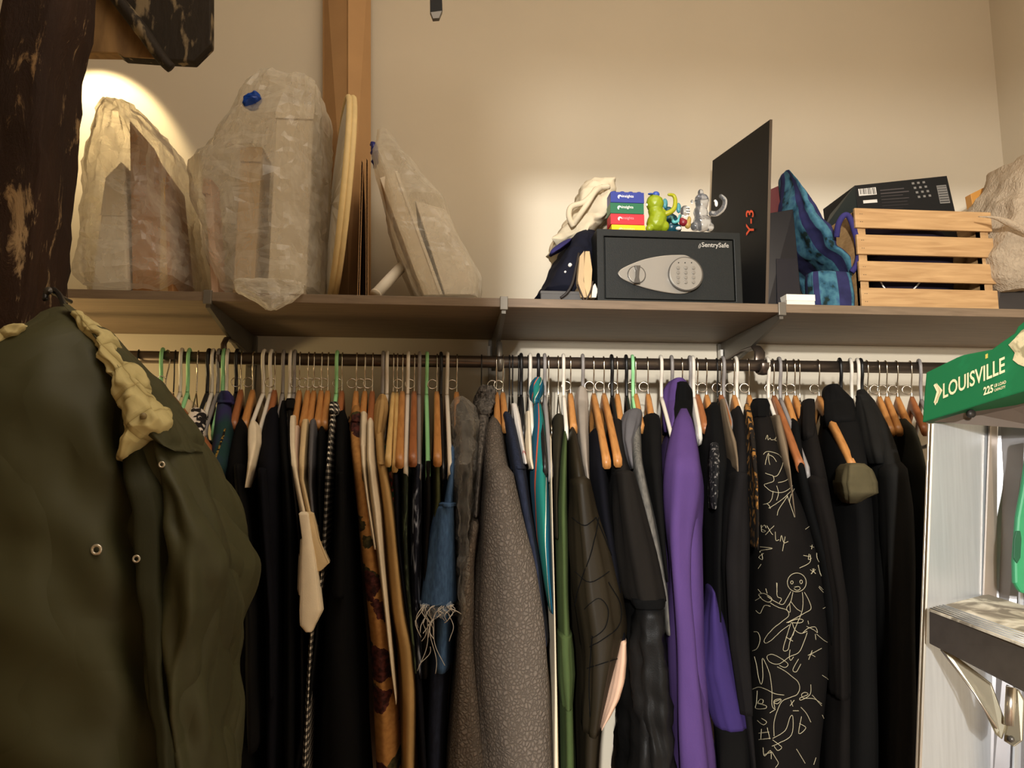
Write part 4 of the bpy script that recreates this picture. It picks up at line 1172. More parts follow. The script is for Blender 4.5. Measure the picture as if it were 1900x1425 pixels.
o = loft('plastic_bag', [(203, 210, 236, 1.50, 1.60), (222, 196, 282, 1.46, 1.64), (250, 180, 310, 1.44, 1.66), (300, 164, 344, 1.43, 1.68), (380, 152, 352, 1.42, 1.69), (470, 142, 366, 1.42, 1.70), (520, 134, 378, 1.41, 1.70), (543, 136, 372, 1.41, 1.70), (549, 150, 340, 1.42, 1.69)], m_film, None, A=.003, crumple=.007, cs=22, ridge=.018, pleat=.010, nl=40, ns=64, n=3.4, flat=True, ext=False, loc=P(255, 548, 1.55), seed=61, sil=.8)
props(o, 'milky plastic bag with crinkled top, nearest the timber post', 'plastic bag')
t = thing('paper_carton', 'brown cardboard carton inside the plastic bag nearest the post', 'carton', P(280, 548, 1.55))
m_carton = plain('kraft_carton', (164, 116, 68), .8, 0, .06)
def inbox(pp, Y, D):
    return [np.array([xat(a, b_, Y + (D if a > 300 else 0)), Y, zat(a, min(b_, 540), Y)]) if b_ < 540 else np.array([xat(a, b_, Y + (D if a > 300 else 0)), Y, Z0 + .003]) for a, b_ in pp]
slab('carton_body', inbox([(246, 545), (366, 545), (346, 320), (304, 256), (240, 222)], 1.465, .13), (0, .13, 0), m_carton, t, .002)
slab('tape_strip', inbox([(296, 545), (312, 545), (305, 330), (298, 330)], 1.4635, .0), (0, .002, 0), plain('pale_tape', (196, 166, 120), .5), t)
t2 = thing('paper_packet', 'white paper packet inside the plastic bag nearest the post', 'packet', P(215, 548, 1.5))
slab('packet', inbox([(168, 545), (238, 545), (226, 300), (196, 330)], 1.455, .1), (0, .1, 0), m_paper, t2, .003)
slab('packet_flap', inbox([(186, 400), (232, 400), (226, 300), (196, 330)], 1.4535, .0), (0, .001, 0), m_offw0, t2)

# plastic bag two (tall)
t = thing('plastic_bag', 'tall milky plastic bag with blue tie drooping over the shelf edge', 'plastic bag', P(500, 548, 1.55))
loft('bag_body', [(158, 505, 578, 1.47, 1.6), (172, 474, 598, 1.44, 1.64), (200, 452, 604, 1.43, 1.66), (250, 420, 605, 1.42, 1.68), (290, 386, 606, 1.42, 1.69), (322, 350, 607, 1.42, 1.69), (400, 352, 607, 1.42, 1.69), (470, 372, 608, 1.415, 1.69), (520, 394, 607, 1.41, 1.69), (549, 404, 602, 1.41, 1.69)], m_film, t, A=.003, crumple=.006, cs=20, ridge=.016, pleat=.008, nl=44, ns=68, n=3.6, flat=True, ext=False, seed=62, sil=.8)
loft('drooping_corner', [(515, 430, 560, 1.392, 1.44), (540, 440, 556, 1.378, 1.40), (555, 470, 540, 1.372, 1.388), (572, 497, 508, 1.372, 1.38)], m_film, t, A=.003, crumple=.004, cs=40, ridge=.006, rs=20, nl=20, ns=40, flat=True, ext=False, seed=63)
m_blue = film('blue_plastic_tie', (24, 84, 190), .9, .3, .3)
loft('blue_tie', [(166, 464, 479, 1.40, 1.43), (172, 453, 482, 1.40, 1.44), (182, 449, 474, 1.40, 1.44), (195, 450, 458, 1.41, 1.43)], m_blue, t, A=.003, crumple=.006, cs=60, nl=16, ns=24, ext=False)
def cont_box(name, lab, px0, px1, pyt, Y, D, m, lean=0.0):
    x0, x1 = xat(px0, 450, Y), xat(px1, 450, Y + D)
    z1 = zat((px0 + px1) / 2, pyt, Y)
    t_ = thing(name, lab, 'box', ((x0 + x1) / 2, Y, Z0))
    slab('box_body', [(x0, Y, Z0 + .002), (x1, Y, Z0 + .002), (x1 + lean, Y + .012, z1), (x0 + lean, Y + .012, z1)], (0, D, 0), m, t_, .0015)
    slab('lid_flap', [(x0 + lean - .001, Y + .008, z1 - .03), (x1 + lean + .001, Y + .008, z1 - .03), (x1 + lean + .001, Y + .010, z1 + .002), (x0 + lean - .001, Y + .010, z1 + .002)], (0, D, 0), m, t_)
    return t_
m_kraft2 = plain('pale_kraft', (186, 160, 122), .8, 0, .05)
m_offw = plain('off_white_card', (212, 200, 178), .75, 0, .04)
cont_box('pale_box', 'tall off-white box inside the tall plastic bag', 500, 588, 190, 1.47, .10, m_offw)
cont_box('pink_box', 'pinkish paper box at the left inside the tall bag', 398, 428, 330, 1.45, .06, plain('pinkish_card', (200, 166, 140), .8), -.03)
cont_box('kraft_box', 'pale brown box in the middle of the tall bag', 436, 494, 270, 1.48, .08, m_kraft2)

# leaning plastic bag three
t = thing('plastic_bag', 'plastic bag of flat boxes leaning right with blue knot', 'plastic bag', P(820, 550, 1.5))
loft('bag_body', [(240, 705, 712, 1.55, 1.60), (270, 700, 734, 1.50, 1.64), (300, 692, 758, 1.47, 1.65), (340, 702, 788, 1.45, 1.66), (380, 714, 826, 1.43, 1.66), (450, 734, 860, 1.42, 1.66), (505, 756, 892, 1.415, 1.66), (530, 768, 892, 1.412, 1.66), (551, 782, 888, 1.412, 1.66)], m_film, t, A=.002, crumple=.003, cs=22, ridge=.008, nl=36, ns=56, flat=True, ext=False, n=4.5, seed=64, sil=.6)
loft('blue_knot', [(260, 689, 696, 1.50, 1.53), (270, 687, 699, 1.49, 1.54), (285, 688, 699, 1.49, 1.54), (302, 690, 695, 1.5, 1.53)], film('violet_blue_tie', (48, 56, 150), .9, .3, .3), t, A=.002, crumple=.004, cs=70, nl=14, ns=20, ext=False)
for k, (lab, pp) in enumerate([('long flat off-white box, left one in the leaning bag', [(786, 548), (822, 548), (738, 318), (704, 330)]), ('shorter off-white box, right one in the leaning bag', [(826, 548), (882, 546), (886, 516), (826, 388), (770, 372)])]):
    c = P(pp[0][0], 550, 1.46); c[2] = Z0
    tt = thing('flat_box', lab, 'box', c, 'boxes in the leaning bag')
    Y = 1.45 + .005 * k
    pslab('box_body', pp, Y, (0, .17, 0), m_offw if k == 0 else plain('cool_white_card', (222, 214, 200), .7), tt, .0015)
    e = np.array(P(*pp[1], Y)), np.array(P(*pp[2], Y))
    slab('lid_edge', [e[0] + [0, -.002, 0], e[1] + [0, -.002, 0], e[1] + [-.006, -.002, 0], e[0] + [-.006, -.002, 0]], (0, .172, 0), m_paper, tt)
# white tube leaning under it
a_, b_ = P(697, 549, 1.44), P(748, 492, 1.50)
a_[2] = Z0 + .012
t = thing('paper_tube', 'white paper tube propped under the leaning bag', 'tube', a_)
d_ = (b_ - a_)
V, Fc = tubegeo([a_, b_], .011, 20)
mk('tube_wall', V, Fc, m_paper, t)
V, Fc = tubegeo([a_ - d_ * .01, a_ + d_ * .02], .0116, 20)
mk('end_cap', V, Fc, m_offw, t)

# dark jacket folded, cream canvas bag, flat grey box, paper wallet
m_navyb = cloth('navy_snap_cloth', (24, 25, 36))
t = thing('folded_jacket', 'folded navy jacket with white snaps left of the safe', 'jacket', P(1040, 552, 1.48))
loft('body', [(440, 1052, 1108, 1.50, 1.62), (462, 1036, 1106, 1.46, 1.66), (490, 1022, 1104, 1.44, 1.66), (520, 1006, 1100, 1.43, 1.66), (545, 990, 1096, 1.425, 1.66), (556, 984, 1092, 1.42, 1.66)], m_navyb, t, A=.006, crumple=.006, cs=25, ext=False, seed=65, sil=1.0)
loft('collar_trim', [(440, 1058, 1064, 1.49, 1.52), (448, 1042, 1058, 1.46, 1.5), (460, 1026, 1042, 1.45, 1.49), (468, 1021, 1028, 1.45, 1.48)], cloth('blue_piping', (52, 48, 96)), t, A=.003, ext=False, nl=14, ns=20)
for (px, py) in ((1058, 491), (1049, 504), (1046, 526)):
    c = P(px, py, 1.428)
    V, Fc = tubegeo([c, c + [0, .012, 0]], .0035 if py != 504 else .002, 12)
    mk('snap', V, Fc, m_white, t)
m_canvas = cloth('cream_canvas', (208, 194, 166), .06)
t = thing('canvas_bag', 'crumpled cream canvas bag behind the colourful boxes', 'bag', P(1080, 465, 1.6))
loft('body', [(346, 1088, 1140, 1.52, 1.66), (358, 1066, 1146, 1.50, 1.68), (390, 1052, 1142, 1.49, 1.69), (420, 1036, 1140, 1.49, 1.69), (448, 1020, 1110, 1.49, 1.68), (464, 1014, 1062, 1.50, 1.66)], m_canvas, t, A=.006, crumple=.014, cs=20, nl=50, ns=50, ext=False, seed=66, sil=1.0)
tube('strap', [P(1064, 420, 1.485), P(1056, 402, 1.48), P(1060, 384, 1.478), P(1082, 376, 1.474), P(1098, 362, 1.475), P(1108, 350, 1.49), P(1130, 346, 1.50)], .006, m_canvas, t, 8, 5)
tube('strap', [P(1064, 416, 1.485), P(1076, 398, 1.474), P(1090, 378, 1.472), P(1104, 356, 1.48), P(1118, 347, 1.5)], .006, m_canvas, t, 8, 5)
x0, x1 = xat(1003, 550, 1.42), xat(1080, 550, 1.42)
t = thing('grey_case', 'flat grey case lying on the shelf before the folded jacket', 'case', ((x0 + x1) / 2, 1.42, Z0))
box('case_body', x0, x1, 1.416, 1.424, Z0 + .001, Z0 + .020, plain('mid_grey_board', (84, 82, 80), .7), t, .002)
box('case_lid', x0 - .0006, x1 + .0006, 1.4155, 1.4245, Z0 + .0142, Z0 + .0205, plain('mid_grey_board', (84, 82, 80)), t, .001)
t = thing('paper_wallet', 'tan folded paper wallet with brown cord beside the safe', 'wallet', P(1084, 552, 1.43))
for k, (pp) in enumerate([[(1078, 556), (1072, 520), (1076, 475), (1084, 465), (1084, 520), (1088, 556)], [(1090, 558), (1082, 520), (1086, 466), (1094, 466), (1099, 500), (1096, 556)], [(1084, 558), (1080, 520), (1085, 480), (1092, 490), (1094, 530), (1090, 558)]]):
    pslab(('cover', 'cover', 'leaf')[k], [(a, min(b2, 552)) for a, b2 in pp], 1.408 + .004 * (k == 2), (0, .12, 0), [m_kraft2, plain('tan_paper', (198, 168, 126), .8), plain('olive_paper', (150, 132, 92), .8)][k], t, .0006)
tube('cord', [P(1072, 528, 1.405), P(1080, 548, 1.404), P(1086, 558, 1.404), P(1096, 540, 1.404), P(1100, 522, 1.406)], .0016, plain('dark_brown_cord', (46, 32, 24)), t, 6, 4)
pslab('white_slip', [(1098, 552), (1099, 532), (1104, 526), (1109, 538), (1106, 552)], 1.415, (0, .05, 0), m_paper)
props(bpy.data.objects['white_slip'], 'small white paper slip squeezed against the safe', 'paper')
tube('dark_strap', [P(1040, 553, 1.412), P(1052, 543, 1.408), P(1062, 525, 1.408), P(1070, 490, 1.42), P(1074, 470, 1.43)], .0028, plain('dark_webbing', (34, 28, 26)), None, 6, 4)
props(bpy.data.objects['dark_strap'], 'dark webbing strap hanging across the grey case', 'strap')

# the safe
SY = 1.412
sx0, sx1 = xat(1108, 490, SY), xat(1376, 490, SY)
sz1 = zat(1240, 428, SY)
t = thing('safe', 'charcoal electronic safe with silver handle plate and keypad', 'safe', ((sx0 + sx1) / 2, SY, Z0))
V, Fc = [], []
fr = .0145
def rect(x0, x1, z0, z1, y): return [(x0, y, z0), (x1, y, z0), (x1, y, z1), (x0, y, z1)]
V = rect(sx0, sx1, Z0 + .0005, sz1, SY) + rect(sx0 + fr, sx1 - fr, Z0 + .006, sz1 - fr, SY) + rect(sx0 + fr, sx1 - fr, Z0 + .006, sz1 - fr, SY + .008) + rect(sx0, sx1, Z0 + .0005, sz1, SY + .24)
Fc = [(i, (i + 1) % 4, 4 + (i + 1) % 4, 4 + i) for i in range(4)] + [(4 + i, 4 + (i + 1) % 4, 8 + (i + 1) % 4, 8 + i) for i in range(4)] + [(8, 9, 10, 11)] + [(i, (i + 1) % 4, 12 + (i + 1) % 4, 12 + i) for i in range(4)] + [(12, 13, 14, 15)]
bevel(fixn(mk('safe_body', V, Fc, m_safe, t, smooth=False)), .0015)
door = box('door', sx0 + fr + .002, sx1 - fr - .002, SY + .001, SY + .0075, Z0 + .0075, sz1 - fr - .002, m_safe, t, .001)
DY = SY + .001
# teardrop handle plate
lp = [(1145, 508), (1152, 500), (1170, 491), (1195, 482), (1225, 476), (1255, 474), (1275, 476), (1290, 490), (1297, 512), (1290, 534), (1275, 544), (1255, 546), (1225, 542), (1195, 535), (1170, 526), (1152, 517)]
lp2 = smoothline(np.array(lp + lp[:1], float), 4)[:-1]
pslab('handle_plate', [tuple(q) for q in lp2], DY, (0, -.005, 0), m_silver, door, .0015)
def disc(name, px, py, r, y0, y1, m, parent, n=40, bw=0):
    c = P(px, py, y0)
    V, Fc = tubegeo([c, c + [0, y1 - y0, 0]], r, n)
    o_ = fixn(mk(name, V, Fc, m, parent, smooth=False))
    if bw: bevel(o_, bw, 3, .9)
    return o_
kr = abs(xat(1304, 508, DY) - xat(1240, 508, DY)) / 2
disc('keypad_housing', 1271, 510, kr * 1.0, DY - .005, DY - .0125, m_dsilver, door, 48, .0015)
kd = disc('keypad', 1272, 508.5, kr * .93, DY - .0125, DY - .0150, m_silver, door, 48, .0008)
for r_ in range(4):
    for c_ in range(3):
        o_ = disc('button', 1258.3 + 14.2 * c_, 497 + 8.8 * r_, .0034, DY - .015, DY - .0172, plain('grey_button', (136, 130, 120), .35, .3), door, 14, .0006)
for k in range(3):
    disc('indicator', 1259 + 12 * k, 487.5, .0012, DY - .015, DY - .0156, m_black, door, 8)
disc('knob_recess', 1181, 510, .0185, DY - .005, DY - .0062, m_dsilver, door, 36, .0004)
disc('knob_face', 1181, 510, .0165, DY - .0062, DY - .0085, m_silver, door, 36, .0006)
pslab('knob_grip', [(1176, 494), (1187, 494), (1185, 503), (1184, 517), (1187, 527), (1175, 527), (1178, 516), (1179, 503)], DY - .0085, (0, -.008, 0), m_dsilver, door, .0012)
u_x, u_z = (1, 0, 0), (0, 0, 1)
q0 = P(1302, 461, DY - .0003)
text('lettering', 'SentrySafe', abs(xat(1352, 460, DY) - q0[0]), q0, u_x, u_z, plain('silver_print', (190, 186, 178), .4, .3), door, bold=.012)
mk('emblem', *tubegeo([P(1296, 461, DY - .0004), P(1297, 456, DY - .0004), P(1299, 452, DY - .0004), P(1300, 457, DY - .0004), P(1298, 461, DY - .0004)], .0007, 5), MATS['silver_print'], door)

# four toy-brick boxes with lettering
ZS = sz1 + .0004
bx0, bx1 = xat(1133.5, 400, 1.45), xat(1196, 400, 1.45)
hs = (zat(1160, 356, 1.45) - ZS) / 4
for k, (nm, col) in enumerate([('yellow', (246, 196, 16)), ('red', (204, 44, 56)), ('green', (32, 104, 70)), ('blue', (44, 58, 140))]):
    z0 = ZS + hs * k
    dx = [.001, -.0005, -.001, 0][k]
    t = thing('brick_box', f'{nm} brick-shaped box, ' + ['bottom of the stack on the safe', 'second from the bottom of the stack', 'third from the bottom of the stack', 'topmost of the stack, with wavy top'][k], 'box', ((bx0 + bx1) / 2, 1.45, z0), 'brick boxes on the safe')
    m = plain(nm + '_gloss_card', col, .4, 0, .03)
    box('box_body', bx0 + dx, bx1 + dx, 1.45, 1.485, z0 + .0002, z0 + hs - .0004, m, t, .0008)
    for j in range(4):
        for l in range(2):
            xc = bx0 + dx + (bx1 - bx0) * (j + .5) / 4
            if k == 3 :
                c = np.array([xc, 1.459 + .017 * l, z0 + hs - .001])
                V, Fc = tubegeo([c, c + [0, 0, .0035], c + [0, 0, .0045]], [.0058, .0052, .003], 16)
                mk('stud', V, Fc, m, t)
    if True:
        cw = m_white if k else plain('pale_yellow_print', (248, 226, 140), .6)
        cwf = cw if k != 1 else plain('pale_red_print', (232, 140, 146), .6)
        x_ = bx0 + dx + .024
        text('lettering', 'insights', .0235, (x_, 1.4497, z0 + hs * .40), u_x, u_z, cwf, t, bold=.01)
        # round emblem with a bite
        c = np.array([x_ - .005, 1.4494, z0 + hs * .52])
        pts = [c + [.0044 * math.cos(a), 0, .0044 * math.sin(a)] for a in np.linspace(-.2, 4.4, 20)] + [c + [-.0008, 0, .0002], c + [.0018, 0, .0015]]
        slab('emblem', pts, (0, .0004, 0), cw, t)


# vinyl toys: fused rounded bodies
def blob(name, balls, m, parent, vox=.0016, smooth=6):
    bm = bmesh.new()
    for (c, r) in balls:
        sc = np.ones(3) if np.isscalar(r) else np.array(r)
        rr = r if np.isscalar(r) else 1.0
        res = bmesh.ops.create_icosphere(bm, subdivisions=2, radius=rr)
        for v in res['verts']:
            v.co = Vector(np.array(v.co[:]) * sc + np.array(c))
    base = WL[parent.name]
    me = bpy.data.meshes.new(name)
    bmesh.ops.translate(bm, verts=bm.verts, vec=Vector(-base))
    bm.to_mesh(me); bm.free()
    o_ = bpy.data.objects.new(name, me)
    COL.objects.link(o_)
    o_.parent = parent
    WL[o_.name] = base
    me.materials.append(m)
    rm = o_.modifiers.new('fuse', 'REMESH'); rm.mode = 'VOXEL'; rm.voxel_size = vox; rm.use_smooth_shade = True
    sm = o_.modifiers.new('soften', 'SMOOTH'); sm.iterations = smooth; sm.factor = .5
    return o_


def chain(pts, r0, r1, k=12):
    p = smoothline(np.array(pts), 5)
    return [(q, r0 + (r1 - r0) * i / (len(p) - 1)) for i, q in enumerate(p)]


PXM = 1400 / 1.46 * 1.0   # pixels per metre near the toys (depth 1.45)
def B(px, py, Y, r): return (P(px, py, Y), np.array(r) / PXM if hasattr(r, '__len__') else r / PXM)


m_lime = plain('lime_vinyl', (142, 158, 24), .4, 0, .06, 30)
tY = 1.46
t = thing('green_toy', 'lime green vinyl toy figure with raised arm and blue cap', 'toy', P(1225, 428, tY))
blob('body', [B(1215, 378, tY, 18), B(1213, 374, tY, 14.5), B(1216, 392, tY, 15), B(1220, 405, tY, 18.5), B(1217, 414, tY, 19), B(1210, 421, tY, 9), B(1231, 420, tY, 12), B(1205, 424, tY - .006, 8), B(1228, 396, tY, 10)], m_lime, t)
arm = chain([P(1226, 396, tY), P(1238, 396, tY - .004), P(1250, 388, tY - .006), P(1253, 374, tY - .006), P(1250, 363, tY - .006), P(1241, 361, tY - .008)], 6.5 / PXM, 3.2 / PXM)
blob('raised_arm', arm, plain('olive_lime_vinyl', (160, 160, 20), .4), t, .0014, 4)
blob('cap', [B(1217, 361, tY - .004, (7.5, 7.5, 6.5)), B(1207, 360, tY - .010, (6, 5, 1.8))], plain('blue_vinyl', (52, 84, 170), .4), t, .0012, 2)
blob('cheek', [B(1200, 380, tY - .010, (2.2, 2.5, 3.2))], m_white, t, .001, 1)
t = thing('teal_toy', 'teal vinyl toy standing behind the lime green toy', 'toy', P(1250, 428, 1.52))
m_tealv = plain('teal_vinyl', (70, 140, 150), .35)
blob('body', [B(1244, 410, 1.52, 16), B(1246, 422, 1.52, 14), B(1240, 392, 1.52, 10), B(1256, 424, 1.52, 10)], plain('deep_teal_vinyl', (24, 72, 86), .35), t)
blob('ear', [B(1234, 378, 1.52, (6, 5, 12))], m_tealv, t, .0014, 3)
blob('ear', [B(1259, 386, 1.52, (5.5, 5, 12))], m_tealv, t, .0014, 3)
blob('curled_arm', chain([P(1246, 403, 1.505), P(1250, 412, 1.5), P(1258, 410, 1.5), P(1262, 400, 1.5)], 3.5 / PXM, 3.5 / PXM) , plain('light_teal_vinyl', (96, 178, 178), .35), t, .0014, 3)
t = thing('small_toy', 'small toy figure with clear striped helmet and red body', 'toy', P(1270, 428, 1.46))
m_clear, nt, b = nodes('clear_smoke_vinyl')
b.inputs['Base Color'].default_value = (.72, .74, .78, 1)
b.inputs['Transmission Weight'].default_value = .92
b.inputs['Roughness'].default_value = .12
b.inputs['IOR'].default_value = 1.35
blob('helmet', [B(1271, 392, 1.46, (10, 9, 12))], m_clear, t, .0012, 2)
for k in range(3):
    c = P(1276, 385 + 5 * k, 1.451)
    box('vent', c[0] - .004, c[0] + .004, 1.4495, 1.452, c[2] - .001, c[2] + .001, m_white, t)
blob('body', [B(1268, 413, 1.46, (9, 8, 8)), B(1265, 408, 1.46, 5)], plain('deep_red_vinyl', (128, 26, 40), .4), t, .0013, 3)
blob('trousers', [B(1276, 416, 1.46, (7, 6, 10)), B(1279, 408, 1.46, (4, 4, 8))], plain('mustard_vinyl', (170, 140, 70), .5), t, .0013, 3)
blob('boot', [B(1259, 424, 1.455, (6, 6, 4))], m_white, t, .0012, 2)
t = thing('clear_toy', 'clear grey vinyl toy figure with knob hat and curled arm', 'toy', P(1305, 428, tY))
blob('body', [B(1302, 372, tY, (15, 13, 14)), B(1302, 380, tY, 13), B(1300, 395, tY, (15, 12, 16)), B(1303, 410, tY, (19, 14, 14)), B(1290, 420, tY, 10), B(1316, 421, tY, 10), B(1303, 418, tY, 14)], m_clear, t)
blob('hat_knob', [B(1300, 358, tY, (6, 6, 8)), B(1302, 366, tY, (12, 10, 7))], m_clear, t, .0013, 2)
blob('ear', [B(1284, 374, tY, (3, 3, 4))], m_clear, t, .001, 2)
blob('curled_arm', chain([P(1320, 396, tY), P(1331, 396, tY - .004), P(1342, 386, tY - .006), P(1345, 372, tY - .006), P(1338, 364, tY - .006)], 6 / PXM, 4.5 / PXM), m_clear, t, .0013, 3)
blob('hand', [B(1329, 378, tY - .006, (3.5, 3, 7)), B(1327, 373, tY - .006, 3)], m_white, t, .001, 2)

# tall black flat box with orange characters
t = thing('black_board', 'tall flat matt black box with orange lettering right of the safe', 'board', P(1428, 565, 1.415))
ya, yb_ = 1.412, 1.66
pt = [P(1420, 565, ya), P(1428, 222, ya)]
xa = (pt[0][0] + pt[1][0]) / 2
A0 = np.array([pt[0][0], ya, Z0 + .001]); A1 = np.array([pt[1][0], ya, pt[1][2]])
q = P(1322, 298, yb_)
q2 = q - (A1 - A0) * ((q[2] - A0[2]) / (A1[2] - A0[2]))
th_ = .016
slab('board_box', [A0, A1, q, q2], (.005, .001, 0), m_black, t, .0006)
slab('edge_band', [A0 + [-.0004, -.0006, 0], A1 + [-.0004, -.0006, 0], A1 + [0.0054, -.0006, 0], A0 + [0.0054, -.0006, 0]], (0, -.0006, 0), plain('tan_edge', (74, 60, 44), .7), t)
m_or = plain('orange_print', (232, 84, 44), .6)
dq = (q2 - A0) / np.linalg.norm(q2 - A0)
nface = np.array([-1, 0, 0]) - dq * dq.dot([-1, 0, 0])
fx = (1393 - 1322) / 106
pos = lambda px, py: None
def onboard(px, py):
    d = P(px, py, 1) - CAM
    n_ = np.cross(A1 - A0, q2 - A0)
    s = n_.dot(A0 - CAM) / n_.dot(d)
    return CAM + d * s
orig = onboard(1401, 438)
text('lettering', 'Y-3', .058, orig, (onboard(1400, 385) - onboard(1401, 438)), (onboard(1386, 424) - onboard(1399, 424)), m_or, t, ext=.0025, bold=.012, height=.034)

# dark carton and cloth bag
t = thing('dark_red_book', 'dark red book top showing behind the black board', 'book', P(1436, 565, 1.62))
pslab('cover', [(1428, 420), (1428, 352), (1444, 345), (1452, 420)], 1.60, (0, .06, 0), plain('dark_red_cover', (82, 24, 22), .6), t)
pslab('spine', [(1426, 420), (1426, 353), (1429, 352), (1429, 420)], 1.598, (0, .064, 0), plain('dark_red_cover', (82, 24, 22), .6), t)
t = thing('dark_folder', 'glossy black folder box between board and patterned bag', 'box', P(1470, 565, 1.43))
pslab('box_body', [(1424, 566), (1488, 566), (1472, 388), (1424, 396)], [1.43, 1.43, 1.52, 1.52], (0, .13, 0), plain('gloss_black_card', (20, 21, 26), .3), t, .001)
pslab('front_flap', [(1442, 563), (1486, 563), (1478, 480), (1440, 480)], [1.428, 1.428, 1.471, 1.471], (0, -.001, 0), plain('gloss_black_card2', (30, 30, 36), .25), t)

def _bag(nt, b):
    u, v = uvsplit(nt)
    vv = coords(nt)
    n = N(nt, 'ShaderNodeTexNoise', Scale=34.0, Detail=4.0)
    nt.links.new(vv, n.inputs['Vector'])
    tq = ramp(nt, n.outputs[0], [(0.36, (20, 38, 36)), (0.42, (40, 78, 98)), (0.55, (66, 110, 124)), (.68, (48, 80, 112))])
    nv = ramp(nt, n.outputs[0], [(0.3, (30, 31, 62)), (0.7, (44, 44, 84))])
    x = math2(nt, 'FRACT', math2(nt, 'MULTIPLY', u, 6.0), None)
    nt.links.new(mixc(nt, math2(nt, 'GREATER_THAN', x, .56), tq, nv), b.inputs['Base Color'])
m_bag = pattern('blue_batik_stripes', _bag)
t = thing('batik_bag', 'blue batik cloth bag with navy stripes and loop handle', 'bag', P(1550, 566, 1.5))
loft('body', [(322, 1447, 1453, 1.55, 1.60), (350, 1441, 1474, 1.52, 1.64), (400, 1432, 1510, 1.49, 1.66), (440, 1440, 1544, 1.47, 1.67), (480, 1462, 1556, 1.46, 1.67), (500, 1488, 1572, 1.455, 1.67), (540, 1500, 1590, 1.445, 1.67), (566, 1506, 1594, 1.44, 1.67)], m_bag, t, A=.007, kf=4, crumple=.008, cs=18, ext=False, nl=60, ns=60, seed=70, sil=1.0)
loft('front_pocket', [(500, 1508, 1580, 1.43, 1.47), (515, 1508, 1586, 1.425, 1.47), (545, 1510, 1592, 1.422, 1.47), (568, 1514, 1592, 1.42, 1.47)], m_bag, t, A=.003, ext=False, nl=20, ns=40, n=4)
tube('loop_handle', [P(1552, 440, 1.445), P(1556, 415, 1.435), P(1566, 400, 1.43), P(1576, 403, 1.43), P(1586, 430, 1.43), P(1593, 465, 1.43), P(1590, 490, 1.435), P(1580, 505, 1.44)], .006, cloth('navy_webbing', (52, 48, 96)), t, 10, 5)
wx0, wx1 = xat(1460, 560, 1.405), xat(1512, 560, 1.405)
t = thing('small_white_box', 'small white lidded box at the shelf edge before the folder', 'box', ((wx0 + wx1) / 2, 1.41, Z0))
box('box_base', wx0, wx1, 1.405, 1.46, Z0 + .0006, Z0 + .016, m_paper, t, .0008)
box('lid', wx0 - .0008, wx1 + .0008, 1.404, 1.461, Z0 + .0085, Z0 + .0215, plain('white_lid', (232, 226, 212), .6), t, .0008)

# slatted wooden crate
m_pine = woodm('pale_pine', (160, 122, 78), (188, 150, 102), .6, 9.0, (1.2, 6, 14))
CY = 1.418
kx0, kx1 = xat(1594, 480, CY), xat(1846, 480, CY)
ktop = zat(1700, 390, CY)
kh = ktop - Z0
t = thing('wooden_crate', 'pale pine slatted crate at the right end of the shelf', 'crate', ((kx0 + kx1) / 2, CY, Z0))
sl = kh / (4 * 1.0 + 3 * .34)
kd_ = .22
for i in range(4):
    z0 = Z0 + .0008 + i * sl * 1.34
    for y in (CY, CY + kd_):
        s_ = box('slat', kx0 - .001 * i, kx1, y, y + .007, z0, z0 + sl, m_pine, t, .0012)
        if y == CY:
            for xx in (kx0 + .008, kx0 + .012):
                for zz in (.3, .7):
                    V, Fc = tubegeo([(xx, CY - .0003, z0 + sl * zz), (xx, CY + .002, z0 + sl * zz)], .0009, 6)
                    mk('nail_head', V, Fc, plain('nail_grey', (80, 66, 50), .5), s_)
for x in (kx0 + .004, kx1 - .022):
    box('end_panel', x, x + .012, CY + .007, CY + kd_, Z0 + .001, ktop, m_pine, t, .001)
    box('corner_post', x, x + .018, CY + .0075, CY + .022, Z0 + .001, ktop - .001, m_pine, t, .0008)
box('bottom_board', kx0 + .005, kx1 - .005, CY + .008, CY + kd_, Z0 + .004, Z0 + .009, m_pine, t)
# cable inside the crate
tube('white_cable', [P(1632, 520, 1.45), P(1645, 538, 1.448), P(1668, 546, 1.447), P(1690, 540, 1.447), P(1705, 526, 1.45), P(1712, 518, 1.455)], .0016, m_white, None, 6, 5)
props(bpy.data.objects['white_cable'], 'white cable lying inside the slatted crate', 'cable')
# navy cloth inside
o = loft('navy_cloth', [(400, 1630, 1720, 1.46, 1.60), (430, 1615, 1790, 1.45, 1.62), (470, 1612, 1800, 1.45, 1.62), (560, 1612, 1800, 1.45, 1.62)], cloth('dark_plum_cloth', (34, 28, 40)), None, A=.004, crumple=.006, cs=20, ext=False, loc=P(1700, 560, 1.53))
props(o, 'dark plum cloth filling the slatted crate', 'cloth')

